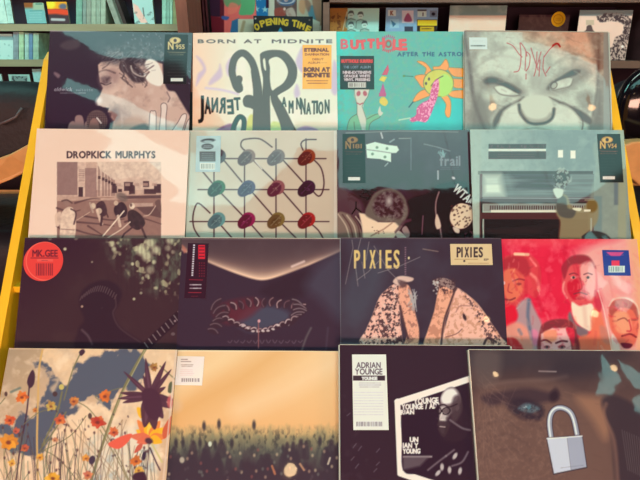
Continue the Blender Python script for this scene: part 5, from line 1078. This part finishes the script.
make_sleeve(12, art_wild_flowers, LW, R_, 'sleeve with orange wild flowers against sky, bottom row left')
make_sleeve(13, art_sunset_crowd, LW, R_, 'sleeve with a dark crowd below a wide amber sky, bottom row',
            [dict(q=((177.5, 356), (204.5, 356.5), (175.5, 385)), f=st_white_small, label='small pale sticker with barcode')])
make_sleeve(14, art_hexagon, LW, R_, 'black sleeve with a white angular frame around a bearded man, bottom row',
            [dict(q=((352, 354.5), (386, 354.5), (352, 430)), f=st_tall, label='tall white sticker with thin dark letters')], seam=(-1, 1))
make_sleeve(15, art_padlock_face, LW, R_, 'brown sleeve with a close-up eye and printed silver padlock, bottom right', seam=(-1,))

# ------------------------------------------------------------------ things behind the rack
LB = (0.9, 1.05, 0.92)
def flat(name, tlpx, trpx, blpx, Y, th, painter, L, label, cat, group=None, n=60, lean=0.0, material=None, seed=5):
    """upright printed thing on the vertical plane y=Y; lean tips its top backwards"""
    a = on_y(*tlpx, Y); b = on_y(*trpx, Y); c = on_y(*blpx, Y)
    w_ = (b - a).length; h = a.z - c.z; ex = (b - a).normalized(); ey = Vector((0, math.sin(lean), math.cos(lean))); nn = ex.cross(ey).normalized(); ey = nn.cross(ex)
    o = (a + b) / 2; o = Vector((o.x, Y, c.z))
    M = Matrix(((ex.x, ey.x, nn.x, o.x), (ex.y, ey.y, nn.y, o.y), (ex.z, ey.z, nn.z, o.z), (0, 0, 0, 1)))
    ob = sheet(name, M, w_, h, th, n, painter, L, material or M_PRINT, seed=seed)
    return tag(ob, label, cat, group)
def fillc(*fs):
    def f(A):
        for k in fs: k(A)
    return f
YL = 2.62
# left small-case shelf
sx0 = -3.4; sx1 = on_y(192, 30, YL).x
zt = on_y(90, 24, YL).z; zb = on_y(90, 31, YL).z; zt2 = on_y(20, 59.5, YL).z; zb2 = on_y(20, 66.5, YL).z; z3 = on_y(20, 90, YL).z
shelf = empty('wall_shelf_unit', Matrix.Translation(((sx0 + sx1) / 2, YL + .12, 0)))
tag(shelf, 'tall shelf unit of small cases on the left behind the rack', 'shelf unit')
def sp(mb, name, m, par, **k):
    o = mb.build(name, m, **k); o.parent = par; o.location = -par.location; return o
cxs = (sx0 + sx1) / 2; wxs = sx1 - sx0
for z0_, z1_ in ((zb, zt), (zb2, zt2), (z3 - .03, z3), (z3 - .2, z3 - .17), (z3 - .4, z3 - .37), (z3 - .65, z3 - .62), (zt + .27, zt + .3)):
    sp(MB().box((cxs, YL + .11, (z0_ + z1_) / 2), (wxs, .22, z1_ - z0_)), 'shelf_board', M_shelfwood, shelf)
sp(MB().box((cxs, YL + .228, 1.15), (wxs, .012, 2.3)), 'back_board', M_black, shelf)
ux0 = on_y(179, 10, YL).x
sp(MB().box(((ux0 + sx1) / 2, YL + .09, 1.2), (sx1 - ux0, .3, 2.4)), 'side_panel', M_redwood, shelf)
def case(x0, x1, y0, y1, painter, label, cat='case', grp=None, th=.012, Y=None, lean=.06, L=LB, n=44):
    return flat('disc_case', (x0, y0), (x1, y0), (x0, y1), Y or YL + .03, th, painter, L, label, cat, grp, n, lean, M_PRINT)
W_ = (190, 236, 220)
def p_plain(c, c2=None, seed=2):
    def f(A):
        A.fill(c)
        if c2: A.cloud(4, .4, .7, c2, .7, seed)
    return f
def p_tealcase(A):
    A.fill((116, 186, 184)); A.rect(20, -4, 34, 8, (140, 90, 50), 3); A.rect(33, -2, 46, 10, (150, 190, 160), 2); A.micro(29, 11, 42, 21, 4, (170, 220, 214), .6)
    A.line([(36, 4), (42, 4)], 1, (60, 120, 110)); A.line([(30, 11), (42, 10.5)], .8, (80, 150, 150))
def p_sunset(A):
    A.fill((70, 60, 66)); A.rect(44, -6, 70, 9, (240, 170, 40), 1); A.ell(51, 4, 4.5, 5, (252, 232, 60), 0, 3); A.ell(63, 6.5, 4, 3, (96, 110, 130), 0, 2); A.blob([(46, 10), (56, 9), (68, 10), (68, 15), (56, 14), (46, 14)], (222, 80, 50), 2)
    A.line([(52, 19.4), (64, 19.8)], 2.6, (186, 206, 206), .9, 1.2)
def p_pinkray(A):
    A.fill((166, 224, 216)); A.poly([(133, 3), (138, 6), (148, 23), (141, 23), (134, 12)], (232, 206, 190), 1); A.cloud(3, .55, .7, (90, 120, 120), .7, 3, A.mask([(133, 14), (153, 8), (153, 26), (133, 26)], 3)); A.line([(143, 8), (144, 16)], 1, (90, 110, 110))
sy = 23.4
case(-8, 3, -6, sy + .3, p_plain(W_, (160, 210, 200)), 'pale case standing at the far left end of the upper shelf')
case(3.2, 9, -6, sy + .3, p_plain((176, 226, 212), (140, 190, 180)), 'thin pale case second from the left end of the upper shelf', lean=.1)
case(24.5, 44, 3, sy + .2, p_tealcase, 'teal case with printed lines on the upper shelf', n=60)
case(47, 67, 2, sy + .2, p_sunset, 'case with a yellow and red sunset cover on the upper shelf', n=60)
case(133, 153, -1, sy + 3, p_pinkray, 'pale blue case crossed by a pink ray on the upper shelf', n=60, th=.02)
sp_m = {}
def spine(x0, x1, y0, y1, col, label, grp, Y=None, slope=0, depth=.12, word=False):
    Y = Y or YL + .015; m = mat('case_spine_ink', col, .5, noise=.25, scale=40)
    a = on_y(x0, y1, Y); b = on_y(x1, y1, Y); t = on_y(x0 + slope, y0, Y)
    mb = MB(); zb_ = a.z; wd = b.x - a.x; s_ = (t.x - a.x)
    mb.prism([(0, 0, 0), (wd, 0, 0), (wd + s_, 0, t.z - zb_), (s_, 0, t.z - zb_)], (0, depth, 0))
    o = mb.build('disc_case', m, bevel=.0012); o.location = (a.x, Y, zb_)
    return tag(o, label, 'case', grp)
g1 = 'upright cases on the upper left shelf'
colsU = [(76, 82, (110, 170, 160), 'green-blue'), (82.5, 86, (120, 150, 150), 'grey-teal'), (86.3, 90.8, (136, 156, 150), 'grey'), (91.2, 95.8, (150, 178, 166), 'pale grey'), (96.1, 100.4, (140, 168, 158), 'mid grey-green'), (100.7, 105.4, (156, 182, 170), 'pale green-grey')]
wds = ['first', 'second', 'third', 'fourth', 'fifth', 'last']
for (a_, b_, c_, nme), wd in zip(colsU, wds):
    spine(a_, b_, -4, 24.4, c_, '%s upright spine, %s in the row right of the sunset case' % (nme, wd), g1)
spine(115.5, 121, -1, 24.8, (140, 158, 152), 'slim grey case leaning left on the upper shelf', g1, slope=-9.5)
spine(121.5, 127, -1, 24.8, (64, 56, 60), 'dark case leaning behind the slim grey one', g1, slope=-9.5, Y=YL + .05, depth=.09)
for a_, b_, c_, nme in ((162, 166, (150, 214, 202), 'leftmost'), (166.2, 169.6, (130, 190, 180), 'second'), (169.8, 172.4, (160, 222, 206), 'third'), (172.8, 177.4, (140, 164, 122), 'olive')):
    spine(a_, b_, -6, 26.5, c_, '%s of the four slim spines beside the red-brown shelf end' % nme, g1)
g2 = 'cases on the middle left shelf'
def p_white2(A): A.fill((178, 232, 222)); A.rect(-2, 36, 13, 40, (100, 140, 146), 1, .7); A.cloud(3, .6, .75, (120, 180, 176), .6, 4)
case(-14, 12.6, 34, 59.8, p_white2, 'white case lying face out at the left of the middle shelf', n=50)
for a_, b_, c_, nme in ((13, 18.4, (120, 150, 166), 'grey-blue'), (18.8, 23.6, (160, 206, 176), 'pale green'), (24.6, 28.6, (150, 200, 200), 'pale teal'), (28.9, 32.6, (84, 136, 180), 'blue'), (33, 38.6, (140, 186, 172), 'speckled green-white')):
    spine(a_, b_, 31.8 if a_ < 24 else 33, 59.8, c_, '%s spine on the middle left shelf' % nme, g2)
g3 = 'cases on the lower left shelf'
def p_sketch(A): A.fill((160, 208, 196)); A.rect(11.5, 76, 27, 86, (130, 160, 154), 1); A.cloud(2, .5, .62, (50, 60, 64), .9, 5, A.mask([(12, 76), (27, 76), (27, 86), (12, 86)], 1, False))
case(9, 30, 74.5, 90, p_sketch, 'pale case with a small dark sketch on the lower shelf', n=50)
case(-6, 2, 74, 90, p_plain((170, 214, 204), (120, 160, 150)), 'pale case cut by the left edge of the lower shelf')
case(32.5, 41.5, 69, 90, p_plain((166, 220, 212), (140, 190, 184)), 'pale blue case on the lower shelf beside the yellow board', n=30)

# centre: dark red drape, posters and the sign
YC = 3.2
drape = MB(); xs = np.linspace(on_y(192, 10, YC).x, on_y(208, 10, YC).x, 26)
for i in range(25):
    f = lambda x: .02 * math.sin(x * 95) + .012 * math.sin(x * 230 + 1)
    drape.prism([(xs[i], YC + f(xs[i]), .05), (xs[i + 1], YC + f(xs[i + 1]), .05), (xs[i + 1], YC + f(xs[i + 1]) + .01, .05), (xs[i], YC + f(xs[i]) + .01, .05)], (0, 0, 2.6))
tag(drape.build('curtain', mat('dark_red_cloth', (84, 34, 46), .9, noise=.4, scale=30), smooth=False), 'dark red patterned curtain hanging behind the rack', 'curtain')
def p_poster(A):
    A.fill((232, 130, 124)); A.rect(200, -20, 224, 17, (56, 34, 62), 1); A.poly([(206, 15), (218, 17), (224, 18), (224, 60), (200, 60)], (116, 34, 52), 1); A.rect(220, -20, 223.5, 30, (120, 40, 56), 1, .7)
    A.blob([(224, -4), (238, -4), (242, 2), (236, 7), (226, 6)], (110, 180, 130), 2); A.blob([(240, -10), (254, -10), (254, 12), (246, 15), (239, 14), (241, 4)], (92, 200, 140), 1.2)
    A.blob([(230, 3), (238, 5), (236, 12), (228, 14)], (236, 150, 130), 1.5, .8); A.blob([(222, 16), (229, 17), (227, 20), (222, 19)], (70, 110, 190), 1); A.poly([(232, 21), (239, 18), (239, 60), (226, 60)], (52, 130, 184), 1); A.rect(238, 19, 260, 60, (206, 236, 206), .8); A.line([(244, 22), (241, 34)], 3, (160, 170, 130), .8, 1.5)
flat('painted_poster', (207.5, -30), (254.5, -30), (207.5, 45), YC, .006, p_poster, LB, 'colourful painted poster in pink, green and navy behind the rack', 'poster', n=110)
def p_mixed(A):
    A.fill((186, 214, 190)); A.rect(250, -20, 268, 40, (34, 130, 196), 1)
    for x, y in ((256.5, 9), (265, 9.5), (259, -2)):
        P = []; 
        for k in range(10):
            r = 3.4 if k % 2 == 0 else 1.5; t = math.pi * k / 5 - math.pi / 2; P.append((x + r * math.cos(t), y + r * math.sin(t)))
        A.poly(P, (150, 230, 240), .8)
    A.rect(266, -20, 269, 8, (50, 30, 60), 1); A.rect(269, -20, 274.5, 40, (196, 226, 206), 1)
    A.rect(274.5, -20, 297, 40, (96, 90, 88), .8); A.blob([(278, -4), (295, -4), (294, 4), (287, 6), (279, 4)], (70, 110, 150), 1); A.ring(286, 0, 8, 3.6, 1, (180, 214, 220)); A.ell(286, 0, 2, 2, (170, 180, 180)); A.blob([(275, 9), (283, 8), (286, 14), (280, 18), (275, 17)], (150, 86, 76), 1.2); A.blob([(286, 10), (293, 8), (296, 18), (288, 17)], (180, 190, 176), 1.2); A.ell(284.5, 9, 1.2, 1.5, (220, 214, 200)); A.cloud(3, .5, .8, (150, 130, 120), .5, 5, A.mask([(275, -6), (297, -6), (297, 20), (275, 20)], 1, False))
    A.rect(297, -20, 323, 60, (176, 200, 176), .8); A.blob([(300, 0), (306, 2), (304, 14), (299, 10)], (190, 160, 120), 2, .8); A.blob([(308, 8), (314, 6), (317, 20), (310, 19)], (60, 140, 170), 1.5, .8); A.blob([(312, -4), (320, -6), (322, 24), (316, 20)], (146, 134, 110), 1.5, .9); A.blob([(305, -2), (311, 4), (309, 12), (306, 8)], (140, 120, 100), 2, .8); A.poly([(311, 18), (320, 22), (318, 45), (311, 45)], (206, 236, 214), .8)
flat('collage_poster', (254.7, -30), (321.5, -30), (254.7, 45), YC, .006, p_mixed, LB, 'collage poster with pale stars on blue behind the dark sign', 'poster', n=130)
def p_sign(A):
    A.fill((44, 58, 62)); y = (216, 206, 70)
    for c, x, yy, h, r in (('O', 256, 30.5, 6, -24), ('P', 261.5, 27, 6, -18), ('E', 266.8, 25.6, 6, -12), ('N', 270.8, 24.6, 6, -6), ('I', 276, 24.2, 6, 0), ('N', 278.6, 24.4, 6, 3), ('G', 283.2, 25.2, 6, 8), ('T', 292, 26, 6, 6), ('I', 297, 27.2, 6, 12), ('M', 299.2, 28.3, 6, 16), ('E', 305, 31, 6, 24)):
        A.text(c, x, yy, h, y, w=1 if c == 'I' else 4.4, rot=r, bold=.5)
    A.poly([(280.5, 27), (284.5, 34), (276.5, 34)], (60, 170, 210)); A.ell(255.5, 18.5, .9, .9, (200, 210, 206)); A.ell(309.5, 20, .9, .9, (120, 120, 110))
flat('opening_sign', (253.2, 16.2), (312.5, 17), (253.2, 46), YC - .06, .01, p_sign, LB, 'dark sign with curved yellow letters above the pale sleeve', 'sign', n=150)
zs = on_y(280, 44, YC - .06).z
tag(MB().box((on_y(283, 40, YC).x, YC - .03, zs - .02), (.62, .14, .04)).build('sign_ledge', M_darkwood), 'narrow dark ledge carrying the curved-letter sign', 'ledge')

# right: dark shelf with displayed records
YR = 3.05
rx0 = on_y(323, 30, YR).x; rx1 = 3.38; zsh = on_y(610, 60.8, YR).z
unit = empty('record_wall_shelf', Matrix.Translation(((rx0 + rx1) / 2, YR + .2, 0)))
tag(unit, 'dark wooden wall shelf with records displayed face out, behind the rack at right', 'shelf unit')
cxr = (rx0 + rx1) / 2; wxr = rx1 - rx0
ztop = on_y(500, 2.6, YR).z
for z0_, z1_ in ((zsh - .04, zsh), (ztop, ztop + .035), (zsh - .5, zsh - .46), (zsh - .95, zsh - .91)):
    sp(MB().box((cxr, YR + .19, (z0_ + z1_) / 2), (wxr, .42, z1_ - z0_)), 'shelf_board', M_brownshelf, unit)
sp(MB().box((cxr, YR + .4, 1.2), (wxr, .014, 2.4)), 'back_board', M_black, unit)
sp(MB().box((rx0 + .018, YR + .19, 1.2), (.036, .42, 2.4)), 'side_panel', M_brownshelf, unit)
d2 = on_y(640, 30, YR).x
sp(MB().box((d2 + .06, YR + .19, zsh + .2), (.03, .38, .42)), 'divider', M_darkwood, unit)
def rec(x0, x1, y0, painter, label, L=(.80, .78, .64), n=110, Y=None, lean=.10, seed=3):
    Y = Y or YR + .12
    a = on_y(x0, y0, Y); b = on_y(x1, y0, Y); w_ = b.x - a.x; h = (a.z - zsh) / math.cos(lean)
    M = Matrix(((1, 0, 0, (a.x + b.x) / 2), (0, math.cos(lean), -0, 0), (0, 0, 1, 0), (0, 0, 0, 1)))
    ex = Vector((1, 0, 0)); ey = Vector((0, math.sin(lean), math.cos(lean))); nn = ex.cross(ey)
    o = Vector(((a.x + b.x) / 2, Y - math.sin(lean) * h * .5, zsh + .0012))
    M = Matrix(((ex.x, ey.x, nn.x, o.x), (ex.y, ey.y, nn.y, o.y), (ex.z, ey.z, nn.z, o.z), (0, 0, 0, 1)))
    return tag(sheet('record_sleeve', M, w_, h, .006, n, painter, L, M_PRINT, seed=seed), label, 'record', 'records displayed on the wall shelf')
def p_group(A):
    A.fill((168, 224, 204)); A.rect(320, 0, 347.5, 70, (176, 128, 64), 1); 
    for x in (333, 339): A.cloud(2.2, .45, .6, (110, 66, 44), .8, 3 + x, A.mask([(x - 2, 13), (x + 2, 13), (x + 2, 60), (x - 2, 60)], 1, False))
    ink = (96, 122, 110)
    for x, y in ((351, 15), (360.5, 16), (351, 26), (364.5, 25)):
        A.ell(x, y, 2.8, 3.2, (190, 226, 208), 0, .8); A.blob([(x - 3, y - 1), (x - 1.6, y - 4), (x + 2, y - 4), (x + 3, y), (x + 1.5, y - 1.8), (x - 1.6, y - 1.6)], (70, 84, 84), .8, .9); A.blob([(x - 5, y + 13), (x - 4.5, y + 5), (x, y + 3.4), (x + 4.5, y + 5), (x + 5.5, y + 13)], (140, 180, 164), 1, .9); A.line([(x - 4.6, y + 12), (x - 4, y + 5), (x, y + 3.4), (x + 4.4, y + 5)], .7, ink); A.line([(x - 1, y + .3), (x + 1.2, y + .3)], .5, ink)
    A.ell(346, 17.8, 1.2, 1.4, (50, 50, 50)); A.line([(347, 12), (343, 30)], 1, (200, 220, 190), .8)
def p_patch(A):
    A.fill((126, 166, 190)); A.cloud(4, .4, .8, (150, 186, 200), .5)
    A.rect(388, 10, 396, 16, (196, 214, 206)); A.text('K', 390.5, 15, 4, (120, 70, 60), w=2.6, bold=.3); A.rect(402, 10.5, 413.5, 23, (200, 200, 200)); A.blob([(404, 21), (408, 13), (412, 21)], (150, 80, 110), 1); A.rect(417.5, 11, 426.5, 17, (190, 216, 206)); A.rect(417.5, 9.5, 426.5, 11, (60, 60, 70)); A.line([(423, 13), (423, 15.6)], 1, (60, 60, 80)); A.rect(430, 10.5, 437, 17, (110, 130, 150)); A.ell(433.4, 14, 1.8, 1.6, (30, 30, 40)); A.rect(390, 19, 399, 28, (150, 190, 200)); A.poly([(391, 20), (396, 24), (393, 27)], (60, 110, 140)); A.rect(404.5, 26.5, 413, 33, (60, 66, 80)); A.rect(417, 19.5, 437, 33, (44, 34, 30)); A.rect(417.5, 20, 437, 25.6, (232, 206, 50)); A.rect(420, 26.5, 434, 33, (190, 160, 40)); A.micro(421, 27.5, 433, 30, 1, (60, 40, 30), .8, .9)
def p_beige(A):
    A.fill((226, 196, 168)); A.rect(444, 0, 512, 15.4, (118, 146, 138), 1); A.cloud(12, .5, .8, (210, 220, 196), .5, 4); A.grad((448, 34), (470, 26), (190, 226, 208), (226, 196, 168), .0)
def p_brown(A): A.fill((84, 66, 64)); A.rect(516, 10, 574, 17, (40, 22, 40), 1, .5); A.cloud(3, .4, .8, (104, 86, 78), .6, 3)
def p_ornament(A):
    A.fill((222, 194, 170)); A.rect(576, 5, 640, 15.8, (120, 136, 132), 1)
    m = A.mask([(598, 15), (618, 13), (630, 18), (632, 30), (628, 40), (626, 46), (630, 60), (606, 60), (605, 50), (612, 47), (615, 38), (622, 34), (623, 24), (612, 21), (600, 22)], 1.5)
    A.mix((slice(None), slice(None)), m, (150, 136, 124), .6); A.cloud(1.6, .42, .6, (64, 50, 52), .95, 5, m, oct=2)
    for p in ([(600, 18), (612, 16), (624, 18), (629, 28), (625, 38)], [(616, 44), (622, 40), (628, 46), (626, 54)], [(606, 52), (612, 48), (616, 56)]): A.line(p, 1.2, (70, 58, 58), .7, 1, True)
    A.ell(622.5, 46.5, 1.4, 1.4, (240, 224, 206)); A.blob([(586, 30), (587, 26), (591, 25), (593, 30), (595, 33), (583, 33)], (70, 58, 58), 1, .9); A.rect(586, 20, 594, 25, (170, 160, 130), 1, .7); A.line([(632.6, 14), (631, 62)], .8, (230, 200, 180))
r_ = rec(330, 379.5, 8.4, p_group, 'record sleeve with a green sketch of four people on the wall shelf')
rec(386.3, 438.5, 8, p_patch, 'light blue record sleeve covered in small square pictures on the wall shelf')
rec(450.5, 508, 5.6, p_beige, 'plain beige record sleeve with a grey-green top band on the wall shelf', Y=YR + .09)
br = rec(520, 570.5, 15, p_brown, 'dark brown record sleeve with a round yellow sticker on the wall shelf', Y=YR + .2)
def p_yel(A): A.fill((240, 206, 40)); A.ring(558.3, 19.2, 4.6, 4.6, .7, (190, 150, 30)); A.micro(555.5, 17.5, 561, 21, 2, (180, 140, 30), .8, .7)
Mb = br.matrix_world.copy(); loc = Mb.inverted() @ on_y(558.3, 19.2, 3.2)
c0 = CAM; dd = fwd + (558.3 - 320) / F * rgt + (240 - 19.2) / F * upv; nz_ = Mb.to_3x3() @ Vector((0, 0, 1)); pl = Mb @ Vector((0, 0, .0063)); tt = (pl - c0).dot(nz_) / dd.dot(nz_); hit = c0 + dd * tt
rr = 7 / F * tt * 1.0; Ms = Mb.copy(); Ms.translation = hit - (Mb.to_3x3() @ Vector((0, 1, 0))) * rr
sheet('sticker', Ms, 2 * rr, 2 * rr, .001, 40, p_yel, LB, M_PRINT, br, 'round yellow sticker', disc=True)
rec(580.8, 634, 10.3, p_ornament, 'pale record sleeve with black ornament down its right side on the wall shelf', n=130, Y=YR + .06)
# small orange bulbs on the lower shelf
M_bulb = mat('orange_bulb', (236, 160, 96), .4, emit=(240, 150, 80), es=.5)
for k, (x, y, txt) in enumerate(((608, 83.5, 'left'), (627, 82.5, 'right'))):
    c = on_y(x, y, YR + .05); zl = zsh - .46
    root = empty('ornament_lamp', Matrix.Translation((c.x, c.y, zl))); tag(root, 'small round orange lamp on a thin stem on the lower shelf, the %s of two' % txt, 'lamp', 'small orange lamps')
    def q(mb, nme, m, **kk):
        o = mb.build(nme, m, **kk); o.parent = root; o.location = -root.location
    r = .016 if k else .011
    q(MB().ellipsoid(c, (r, r, r)), 'globe', M_bulb, smooth=True)
    q(MB().tube([(c.x, c.y, zl + .006), (c.x, c.y, c.z - r * .9)], .0025), 'stem', M_black)
    q(MB().tube([(c.x, c.y, zl), (c.x, c.y, zl + .008)], .03, 20), 'base', M_black)

# ------------------------------------------------------------------ small pendant bulbs in the shop, behind the viewer
M_hot = mat('warm_bulb_glass', (255, 230, 190), .4, emit=(255, 214, 160), es=11)
M_cord = mat('pendant_cord', (30, 26, 28), .6)
def mirrored(row, px, py):
    tl, R, U = sleeve_frame(*[s for s in SPEC if s[0] == row][0]); N = R.cross(U)
    d = fwd + (px - 320) / F * rgt + (240 - py) / F * upv
    h = CAM + d * ((tl - CAM).dot(N) / d.dot(N)); d.normalize(); return h, d - 2 * d.dot(N) * N
def pendant(row, px, py, r, zz, txt):
    h, R = mirrored(row, px, py); p = h + R * ((zz - h.z) / R.z)
    root = empty('pendant_lamp', Matrix.Translation((p.x, p.y, CZ))); tag(root, txt, 'pendant lamp')
    for nm, mb, m in (('bulb', MB().ellipsoid((0, 0, zz - CZ), (r, r, r * 1.05), nu=24, nv=14), M_hot), ('cord', MB().tube([(0, 0, 0), (0, 0, zz - CZ + r + .03)], .0009), M_cord), ('socket', MB().tube([(0, 0, zz - CZ + r * .85), (0, 0, zz - CZ + r + .04)], r * .4 + .002, 16), M_cord)):
        mb.build(nm, m, root, smooth=True)
pendant(4, 290, 470, .045, 2.3, 'large warm pendant bulb mirrored low on the amber crowd sleeve')
pendant(4, 493, 375, .010, 1.5, 'pendant bulb mirrored at the upper left of the padlock sleeve')
pendant(4, 608, 368, .011, 1.5, 'pendant bulb mirrored at the upper right of the padlock sleeve')
pendant(1, 492, 108, .014, 2.05, 'pendant bulb mirrored on the left cheek of the stone face sleeve')
pendant(1, 590, 108, .012, 2.05, 'pendant bulb mirrored on the right cheek of the stone face sleeve')
